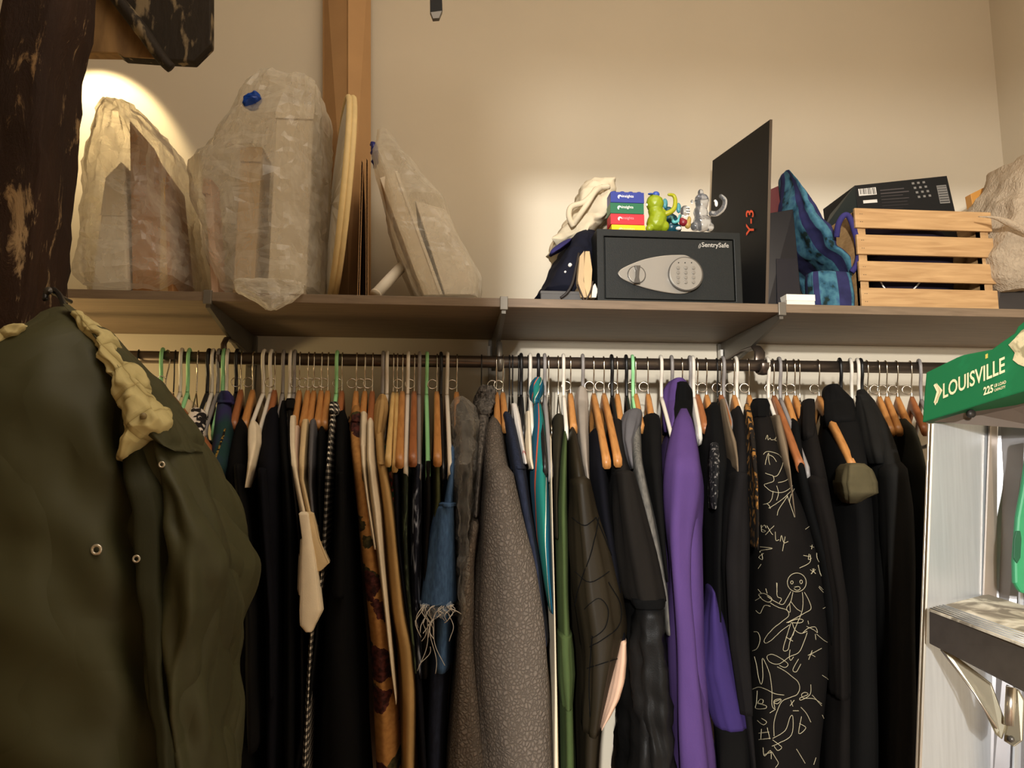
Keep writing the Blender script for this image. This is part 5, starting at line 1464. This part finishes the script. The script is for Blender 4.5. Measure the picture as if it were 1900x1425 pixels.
# black product box standing in the crate
bY = 1.50
c4 = [P(1592, 400, bY), P(1770, 400, bY), P(1757, 326, bY + .02), P(1586, 344, bY + .02)]
t = thing('black_product_box', 'black printed carton sticking up out of the crate', 'box', P(1680, 400, bY))
lowz = .07
body = [c4[0] - [0, .01, lowz], c4[1] - [-.008, .01, lowz], c4[2], c4[3]]
slab('box_body', body, (-.012, .12, -.010), m_black, t, .0008)
pslab('side_face', [(1528, 425), (1592, 404), (1586, 344), (1540, 398)], [1.60, 1.499, 1.519, 1.60], (.002, .004, 0), plain('dark_teal_card', (30, 40, 40), .5), t)
def fpt(u, v):  # point on the printed face, u along, v up
    lo = body[0] * (1 - u) + body[1] * u
    hi = body[3] * (1 - u) + body[2] * u
    return lo * (1 - v) + hi * v + np.array([0, -.0010, 0])
def label(name, u0, u1, v0, v1, m, lift=0.0, parent=None):
    return slab(name, [p - np.array([0, lift, 0]) for p in (fpt(u0, v0), fpt(u1, v0), fpt(u1, v1), fpt(u0, v1))], (0, .0008, 0), m, parent or t)
def vv(px, py):   # map a photograph pixel to face u, v
    best = None
    u = (px - 1590) / 172.0
    topy = 344 - 18 * u; boty = 402 - 1 * u
    hi = lowz / (lowz + np.linalg.norm(c4[3] - c4[0]))
    v = hi + (1 - hi) * (boty - py) / (boty - topy)
    return u, v
def plabel(name, x0, y0, x1, y1, m, lift=0.0):
    u0, v0 = vv(x0, y1); u1, v1 = vv(x1, y0)
    return label(name, u0, u1, v0, v1, m, lift)
m_lab = plain('white_label', (206, 200, 190), .6)
m_dim = plain('dim_grey_print', (110, 106, 100), .7)
plabel('bar_code', 1595, 348, 1627, 364, m_lab)
for k in range(10):
    x = 1597.5 + k * 2.9
    plabel('bar', x, 349, x + [1.1, .7, 1.4][k % 3], 361, m_black, .0004)
plabel('label', 1601, 371, 1626, 378, m_lab)
for k in range(7):
    plabel('print_line', 1634, 352 + 6 * k, 1634 + [44, 52, 40, 50, 46, 54, 38][k], 353.3 + 6 * k, plain('faint_print', (58, 52, 50), .7))
for k in range(12):
    plabel('icon', 1694 + 10 * (k % 3) + 2 * (k // 3), 339 + 9 * (k // 3) - (k % 3), 1698.5 + 10 * (k % 3) + 2 * (k // 3), 343.5 + 9 * (k // 3) - (k % 3), m_dim)
plabel('bar_code', 1738, 345, 1756, 383, m_dim)
for k in range(7):
    plabel('bar', 1739, 348 + 5 * k, 1755, 350 + 5 * k, m_black, .0004)

# orange-wood frame beyond the crate, foam-wrapped parcel, dark case
t = thing('picture_frame', 'orange wooden picture frame leaning behind the foam wrap', 'frame', P(1840, 390, 1.6))
pslab('frame_bar', [(1801, 360), (1862, 330), (1862, 352), (1806, 390)], 1.58, (0, .02, 0), plain('orange_varnish', (196, 138, 66), .4), t, .001)
pslab('purple_mat', [(1808, 390), (1862, 353), (1862, 420), (1808, 420)], 1.588, (0, .008, 0), plain('violet_card', (84, 70, 120), .7), t)
t = thing('foam_wrapped_parcel', 'translucent foam-wrapped parcel hanging over the crate corner', 'parcel', P(1880, 530, 1.44))
loft('wrap', [(285, 1894, 1935, 1.42, 1.55), (330, 1872, 1960, 1.40, 1.58), (390, 1852, 1990, 1.38, 1.6), (440, 1832, 2010, 1.37, 1.6), (480, 1822, 2010, 1.37, 1.6), (520, 1830, 1985, 1.38, 1.6), (538, 1850, 1930, 1.40, 1.58)], m_foam, t, A=.006, crumple=.010, cs=16, ridge=.008, nl=44, ns=60, flat=True, ext=False, seed=71, sil=.3)
tube('tied_twist', [P(1815, 402, 1.385), P(1845, 404, 1.372), P(1868, 412, 1.368), P(1885, 420, 1.365), P(1905, 432, 1.365)], [.0006, .003, .007, .007, .006], m_foam, t, 10, 5)
box_ = pslab('inner_box', [(1858, 520), (1960, 510), (1960, 400), (1870, 380)], 1.46, (0, .1, 0), plain('tan_inner', (170, 140, 104), .8), t)
t = thing('dark_case', 'dark case end standing beside the crate under the foam wrap', 'case', P(1880, 570, 1.45))
pslab('case_body', [(1846, 577), (1960, 580), (1960, 500), (1900, 515), (1852, 540)], 1.43, (0, .2, 0), plain('dark_brown_case', (48, 42, 38), .6), t, .003)
pslab('case_rim', [(1846, 577), (1852, 540), (1900, 515), (1902, 518), (1856, 543), (1850, 577)], 1.427, (0, .204, 0), plain('case_rim', (70, 60, 52), .6), t)
# ------------------------------------------------------------------ timber post, bolster beam, parka, ladder
o = loft('timber_post', [(-260, 12, 192, 1.03, 1.14), (0, 9, 187, 1.03, 1.14), (55, 2, 184, 1.03, 1.14), (85, -2, 175, 1.03, 1.14), (130, -5, 165, 1.03, 1.14), (300, -16, 152, 1.03, 1.14), (560, -32, 130, 1.03, 1.14), (1000, -62, 95, 1.03, 1.14), (1500, -95, 55, 1.03, 1.14), (2200, -150, 0, 1.03, 1.14)], m_post, None, n=6, A=.003, crumple=.004, cs=30, nl=90, ns=64, ext=False, sil=1.15, loc=(P(30, 1400, 1.1)[0], 1.1, 0))
props(o, 'dark timber post with peeling brown paint at the left', 'post')
t = thing('bolster_beam', 'weathered beam end with chamfered corners above the plastic bags', 'beam', P(280, 100, 1.35))
pslab('bare_block', [(120, -160), (250, -160), (250, 101), (217, 99), (120, 97)], 1.30, (0, .022, 0), m_bare, t, .002)
pslab('painted_end', [(222, -160), (392, -160), (391, 82), (359, 114), (300, 111), (229, 106), (217, 98)], 1.275, (0, .022, 0), m_dpaint, t, .003)
pslab('bare_patch', [(120, -160), (206, -160), (206, 0), (300, 109), (229, 105), (217, 97), (120, 95)], 1.272, (0, .003, 0), m_bare, t, .001)
tube('edge_strip', [P(150, -90, 1.255), P(215, -5, 1.255), P(262, 55, 1.255), P(300, 108, 1.257), P(318, 127, 1.262)], [.012, .011, .012, .010, .009], m_dpaint, t, 10, 5)

# dark strap end hanging from above
t = thing('strap_end', 'dark strap end hanging into view at the top of the wall', 'strap', P(808, 35, 1.45))
pslab('strap', [(797, -120), (817, -120), (821, 20), (814, 33), (804, 34), (798, 24)], 1.45, (0, .006, 0), m_black, t, .001)
pslab('metal_tip', [(798, 22), (821, 19), (815, 34), (803, 35)], 1.448, (0, .010, 0), m_dsilver, t, .001)

# ---- parka
m_park = pattern('olive_parka_nylon', _parka((62, 61, 38)), .62)
m_parkd = cloth('dark_olive_nylon', (48, 48, 32), .10, .12, .62)
m_lin = pattern('quilted_cream_lining', _quilt)
t = thing('parka', 'big olive green parka with cream quilted collar lining', 'parka', P(150, 560, .92))
loft('left_front', [(562, 84, 122, .90, .95), (590, 52, 150, .86, .95), (625, -10, 176, .83, .97), (680, -110, 204, .81, .99), (750, -180, 218, .795, 1.0), (850, -210, 226, .785, 1.01), (950, -225, 238, .78, 1.01), (1100, -235, 258, .775, 1.01), (1250, -235, 272, .775, 1.01), (1425, -240, 288, .775, 1.01)], m_park, t, A=.008, kf=4, crumple=.006, cs=9, ridge=.007, rs=5, diag=.5, nl=80, ns=72, n=3.0, seed=80, sil=.15)
loft('right_front', [(740, 205, 300, .85, .97), (800, 212, 350, .83, .98), (860, 222, 380, .82, .99), (940, 230, 410, .815, .995), (1040, 240, 430, .81, 1.0), (1150, 252, 410, .81, 1.0), (1280, 268, 400, .81, 1.0), (1425, 284, 405, .81, 1.0)], m_park, t, A=.008, kf=4, crumple=.005, cs=10, ridge=.006, rs=6, diag=.5, nl=70, ns=60, n=2.6, seed=81, sil=.5)
loft('sleeve', [(780, 300, 345, .86, .98), (820, 300, 376, .83, .99), (880, 302, 412, .81, 1.0), (950, 306, 442, .80, 1.005), (1010, 306, 461, .795, 1.01), (1055, 304, 472, .79, 1.01), (1110, 302, 466, .79, 1.01), (1180, 306, 442, .795, 1.01), (1280, 316, 424, .80, 1.01), (1350, 322, 428, .805, 1.01), (1425, 326, 434, .81, 1.01)], m_park, t, A=.009, kf=4, crumple=.007, cs=11, ridge=.008, rs=6, diag=.6, nl=70, ns=60, n=2.3, seed=82, sil=1)
loft('placket', [(800, 214, 262, .825, .86), (900, 222, 284, .80, .85), (1000, 232, 300, .795, .85), (1100, 246, 306, .79, .85), (1250, 262, 304, .79, .85), (1425, 284, 312, .79, .85)], m_parkd, t, A=.004, kf=3, crumple=.004, cs=14, nl=60, ns=40, seed=83)
loft('collar', [(566, 112, 138, .87, .92), (600, 150, 196, .85, .92), (650, 190, 248, .835, .93), (700, 215, 290, .825, .935), (750, 240, 330, .815, .94), (785, 262, 356, .81, .94), (808, 282, 366, .81, .93), (830, 318, 362, .815, .92), (838, 338, 352, .82, .9)], m_park, t, A=.004, crumple=.006, cs=14, nl=50, ns=44, ext=False, seed=84, sil=.9)
ln = loft('collar_lining', [(574, 124, 140, .86, .89), (592, 132, 168, .85, .89), (625, 152, 196, .838, .88), (665, 178, 226, .825, .87), (705, 196, 256, .812, .86), (740, 208, 276, .803, .85), (765, 218, 290, .797, .85), (785, 214, 292, .794, .85), (803, 213, 284, .794, .84), (818, 212, 262, .797, .84), (835, 213, 240, .80, .83), (850, 214, 222, .805, .82)], m_lin, t, A=.004, kf=3, crumple=.008, cs=34, nl=60, ns=48, ext=False, n=2.2, seed=85)
loft('left_collar_lining', [(600, 30, 48, .83, .86), (608, -6, 47, .825, .86), (622, -30, 34, .82, .85), (640, -40, 4, .82, .85)], m_lin, t, A=.003, crumple=.005, cs=40, nl=18, ns=30, ext=False)
def snap(px, py, Y, r):
    c = P(px, py, Y)
    pts = [c + [r * math.cos(a), 0, r * math.sin(a)] for a in np.linspace(0, 2 * math.pi, 17)[:-1]]
    mk('snap_ring', *tubegeo(pts, r * .36, 8, True), plain('snap_metal', (206, 196, 178), .3, .7), t)
bv = surface_of(t, ('left_front', 'right_front', 'placket', 'sleeve'))
for (px, py, r) in ((179, 1020, .0042), (253, 1037, .0030), (300, 862, .0026)):
    h = lay(bv, px, py, .0015)
    if h is not None: snap(px, py, h[1] - .001, r)
h = tube('quilt_button', [P(266, 772, .7905), P(266, 772, .80)], .0035, plain('lining_button', (120, 104, 64), .6), t, 12, 1)
# its hanger over a nail in the post
t2 = thing('coat_hanger', 'black hanger hooking the parka on the timber post', 'hanger', P(110, 560, .97))
tube('hook', [P(126, 600, .94), P(121, 575, .96), P(112, 550, .99), (P(98, 537, 1.006)), P(86, 545, 1.005), P(84, 556, 1.0)], .0035, m_bp, t2, 8, 5)
tube('shoulder_bar', [P(20, 640, .90), P(80, 602, .92), P(126, 596, .93), P(190, 640, .90), P(250, 700, .89)], .005, m_bp, t2, 8, 5)
c = P(96, 543, 1.0)
o = mk('nail', *tubegeo([c + [0, .05, 0], c + [0, -.008, 0], c + [0, -.009, 0]], [.003, .003, .0055], 10), m_dsilver)
props(o, 'nail in the timber post holding the parka hanger', 'nail')

# ---- ladder
m_galv = plain('yellowed_zinc', (150, 142, 122), .38, .8, .1)
t = thing('stepladder', 'aluminium stepladder with green top cap at the right edge', 'ladder', P(1790, 1425, 1.05))
NF = P(1820, 700, 1.0) - P(1820, 700, 1.2)
# cap : front face polygon on a receding plane
ca, cb_, cc = P(1712, 784, 1.10), P(1715, 691, 1.095), P(1960, 640, .93)
cpn = np.cross(cb_ - ca, cc - ca); cpn /= np.linalg.norm(cpn)
if cpn[1] > 0: cpn = -cpn
def C(px, py, off=0.0):
    d = P(px, py, 1) - CAM
    return CAM + d * (cpn.dot(ca - CAM) / cpn.dot(d)) + cpn * abs(off)
cap_pts = [(1711, 784), (1714, 738), (1718, 691), (1775, 663), (1788, 658), (1840, 648), (1856, 636), (1882, 618), (1888, 606), (1902, 594), (1960, 560), (1960, 708), (1900, 726), (1830, 747)]
vdir = np.array([.96, .28, 0])
uu = C(1900, 700) - C(1712, 757); uu /= np.linalg.norm(uu)
capn = -cpn
m_capw = pattern('worn_green_plastic', _blot((28, 104, 62), (30, 112, 68), 14, .55, .64, (1, 1, 1), (54, 130, 90)), .5)
cap = slab('top_cap', [C(a, b_) for a, b_ in cap_pts], capn * .07, m_capw, t, .002)
# worn plaster smear on the corner
slab('plaster_smear', [C(a, b_, -.0015) for a, b_ in [(1872, 640), (1884, 628), (1896, 614), (1960, 572), (1960, 684), (1905, 682), (1890, 676), (1880, 668), (1884, 655)]], capn * .002, pattern('dry_plaster', _blot((150, 138, 104), (206, 192, 152), 60, .4, .55, (1, 1, 1)), .9), cap)
xdir = C(1867, 692) - C(1752, 741)
ydir = C(1752, 714) - C(1752, 741)
m_letter = plain('cream_lettering', (240, 224, 178), .6)
text('lettering', 'LOUISVILLE', np.linalg.norm(xdir), C(1751, 740, -.001), xdir, ydir, m_letter, cap, ext=.0008, bold=.016, height=np.linalg.norm(C(1752, 741) - C(1752, 713)))
x2 = C(1844, 727) - C(1826, 733)
text('lettering', '225', np.linalg.norm(C(1844, 727) - C(1826, 733)), C(1826, 734, -.001), x2, C(1826, 716) - C(1826, 733), m_letter, cap, ext=.0008, bold=.03, height=np.linalg.norm(C(1826, 733) - C(1826, 718)))
text('lettering', 'LB LOAD', np.linalg.norm(C(1868, 711) - C(1846, 718)), C(1846, 719, -.001), x2, C(1826, 716) - C(1826, 733), m_letter, cap, ext=.0008, bold=.02, height=np.linalg.norm(C(1846, 719) - C(1846, 713)))
text('lettering', 'CAPACITY', np.linalg.norm(C(1867, 720) - C(1846, 727)), C(1846, 727, -.001), x2, C(1826, 716) - C(1826, 733), m_letter, cap, ext=.0008, bold=.02, height=np.linalg.norm(C(1846, 727) - C(1846, 722)))
for k in range(3):
    o_ = k * 3.2
    slab('chevron', [C(a, b_, -.0012) for a, b_ in [(1733 + o_, 715 + .4 * k), (1736.2 + o_, 712 + .3 * k), (1743 + o_, 726), (1736.2 + o_, 749 - k), (1733.4 + o_, 747 - k), (1739 + o_, 727)]] if k < 2 else [C(a, b_, -.0012) for a, b_ in [(1738, 711), (1749, 724), (1736, 752), (1734.5, 748), (1744, 727)]], capn * .0008, m_letter, cap)
c = C(1831, 661, -.001)
slab('bolt_slot', [C(a, b_, -.001) for a, b_ in [(1829, 666), (1829, 658), (1833, 656), (1833, 664)]], capn * .001, plain('brass_yellow', (210, 190, 90), .4), cap)

# rails under the cap: a channel whose web faces the camera
def railp(px, py, Y): return P(px, py, Y)
fl = [(1722, 1.075), (1733, 1.075)]
def lean_x(px, py): return px - (py - 780) * .036
def vert(px, y0, y1, Y0, Y1=None):
    Y1 = Y0 if Y1 is None else Y1
    return [railp(lean_x(px, y0), y0, Y0), railp(lean_x(px, y1), y1, Y1)]
rl = thing  # noqa
def strip(name, pxa, Ya, pxb, Yb_, ya, yb2, m, th=.002, parent=t, shift=.5):
    a0, a1 = railp(lean_x(pxa, ya), ya, Ya), railp(lean_x(pxa, yb2), yb2, Ya)
    b0, b1 = railp(pxb - (ya - 780) * .036 * shift, ya, Yb_), railp(pxb - (yb2 - 780) * .036 * shift, yb2, Yb_)
    nn = np.cross(a1 - a0, b0 - a0); nn /= np.linalg.norm(nn)
    if nn[1] < 0: nn = -nn
    return slab(name, [a0, a1, b1, b0], nn * th, m, parent, .0004)
m_alul = plain('bright_aluminium_lip', (214, 206, 190), .3, .9)
strip('front_flange', 1721, 1.078, 1724.5, 1.076, 786, 1700, m_alul, .004, t, 1)
strip('flange_groove', 1724.5, 1.082, 1729, 1.082, 786, 1700, plain('flange_brown', (96, 78, 52), .5), .003, t, 1)
strip('front_flange', 1729, 1.076, 1733.5, 1.075, 786, 1700, m_alul, .004, t, 1)
strip('rail_web', 1733, 1.080, 1850, 1.13, 785, 1700, m_alu, .003, t, .2)
strip('rail_lip', 1838, 1.115, 1851, 1.122, 780, 1116, plain('pinkish_alu', (190, 176, 164), .4, .7), .003, t, .1)
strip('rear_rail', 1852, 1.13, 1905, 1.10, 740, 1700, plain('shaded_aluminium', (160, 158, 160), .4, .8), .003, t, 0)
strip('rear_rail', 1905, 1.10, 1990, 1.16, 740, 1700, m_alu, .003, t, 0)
# grey spreader plate under the cap
slab('under_cap_plate', [P(1730, 783, 1.072), P(1850, 785, 1.07), P(1960, 800, 1.03), P(1960, 716, 1.0), P(1905, 732, 1.02), P(1850, 748, 1.04), P(1790, 765, 1.06)], capn * .012, plain('dull_zinc', (92, 80, 70), .5, .5), t, .001)
c = P(1799, 768, 1.05)
mk('rivet', *tubegeo([c, c + [0, -.006, 0]], .006, 10), plain('dark_rivet', (60, 56, 52), .5, .6), t)
# step with ribbed tread
def SYr(px): return 1.05 - (px - 1725) / 175 * .15
fr_ = [(1724, 1134), (1960, 1222), (1960, 1318), (1900, 1286), (1724, 1193)]
fr_ = [(1724, 1134), (1900, 1201), (1960, 1224), (1960, 1310), (1900, 1284), (1724, 1194)]
slab('step_front', [P(a, b_, SYr(a)) for a, b_ in fr_], np.array([.0035, .001, 0]), m_ltstep, t, .0008)
bk = lambda px, py: P(px, py, 1.13 - (px - 1835) / 65 * .06)
topq = [P(1724, 1134, SYr(1724)), P(1960, 1224, SYr(1960)), None, None]
zs_ = topq[0][2]
B0, B1 = P(1832, 1106, 1.12), P(1960, 1146, 1.02)
slab('tread', [topq[0], topq[1], B1, B0], (0, 0, .003), pattern('plaster_dusted_metal', _blot((130, 122, 108), (206, 198, 178), 22, .42, .55, (1, 1, 1), (222, 216, 202)), .7), t)
for k in range(5):
    f0 = .03 + .05 * k
    a0, a1 = topq[0] * (1 - f0) + B0 * f0, topq[1] * (1 - f0) + B1 * f0
    mk('tread_rib', *tubegeo([a0 + [0, 0, .003], a1 + [0, 0, .003]], .0017, 6), m_alu, t)
slab('red_label', [P(a, b_, y) + np.array([0, 0, .004]) for a, b_, y in [(1820, 1146, 1.05), (1862, 1137, 1.05), (1874, 1146, 1.035), (1840, 1152, 1.035)]], (0, 0, .0006), plain('faded_red', (170, 100, 90), .8), t)
# diagonal brace and hinge plate
slab('brace', [P(1746, 1206, 1.04), P(1760, 1208, 1.035), P(1838, 1268, 1.0), P(1866, 1345, .99), P(1858, 1372, .99), P(1846, 1362, .99), P(1812, 1290, 1.01)], capn * .003, m_galv, t, .0008)
mk('brace_edge', *tubegeo([P(1746, 1205, 1.036), P(1808, 1286, 1.004), P(1850, 1352, .985)], .0016, 6), m_alul, t)
slab('hinge_plate', [P(1866, 1270, 1.0), P(1889, 1280, .985), P(1900, 1300, .98), P(1896, 1375, .975), P(1880, 1386, .98), P(1862, 1375, .99)], capn * .003, m_galv, t, .001)
mk('hinge_tube', *tubegeo([P(1876, 1275, .98), P(1872, 1345, .98)], .006, 12), m_alul, t)
c = P(1877, 1371, .972)
mk('hinge_bolt', *tubegeo([c, c + capn * -.004], .004, 10), m_dsilver, t)
# green tool tray hanging inside
slab('tool_tray', [P(a, b_, 1.03) for a, b_ in [(1990, 800), (1909, 806), (1906, 850), (1898, 905), (1888, 960), (1882, 1040), (1883, 1082), (1894, 1100), (1917, 1106), (1990, 1110)]], np.array([.003, .012, 0]), plain('mint_green_plastic', (44, 140, 92), .45), t, .004)
slab('tray_slot', [P(a, b_, 1.028) for a, b_ in [(1882, 1000), (1886, 985), (1894, 985), (1896, 1000), (1894, 1035), (1888, 1046), (1881, 1035)]], np.array([0, .002, 0]), plain('dark_green_hollow', (16, 78, 50), .6), t, .001)
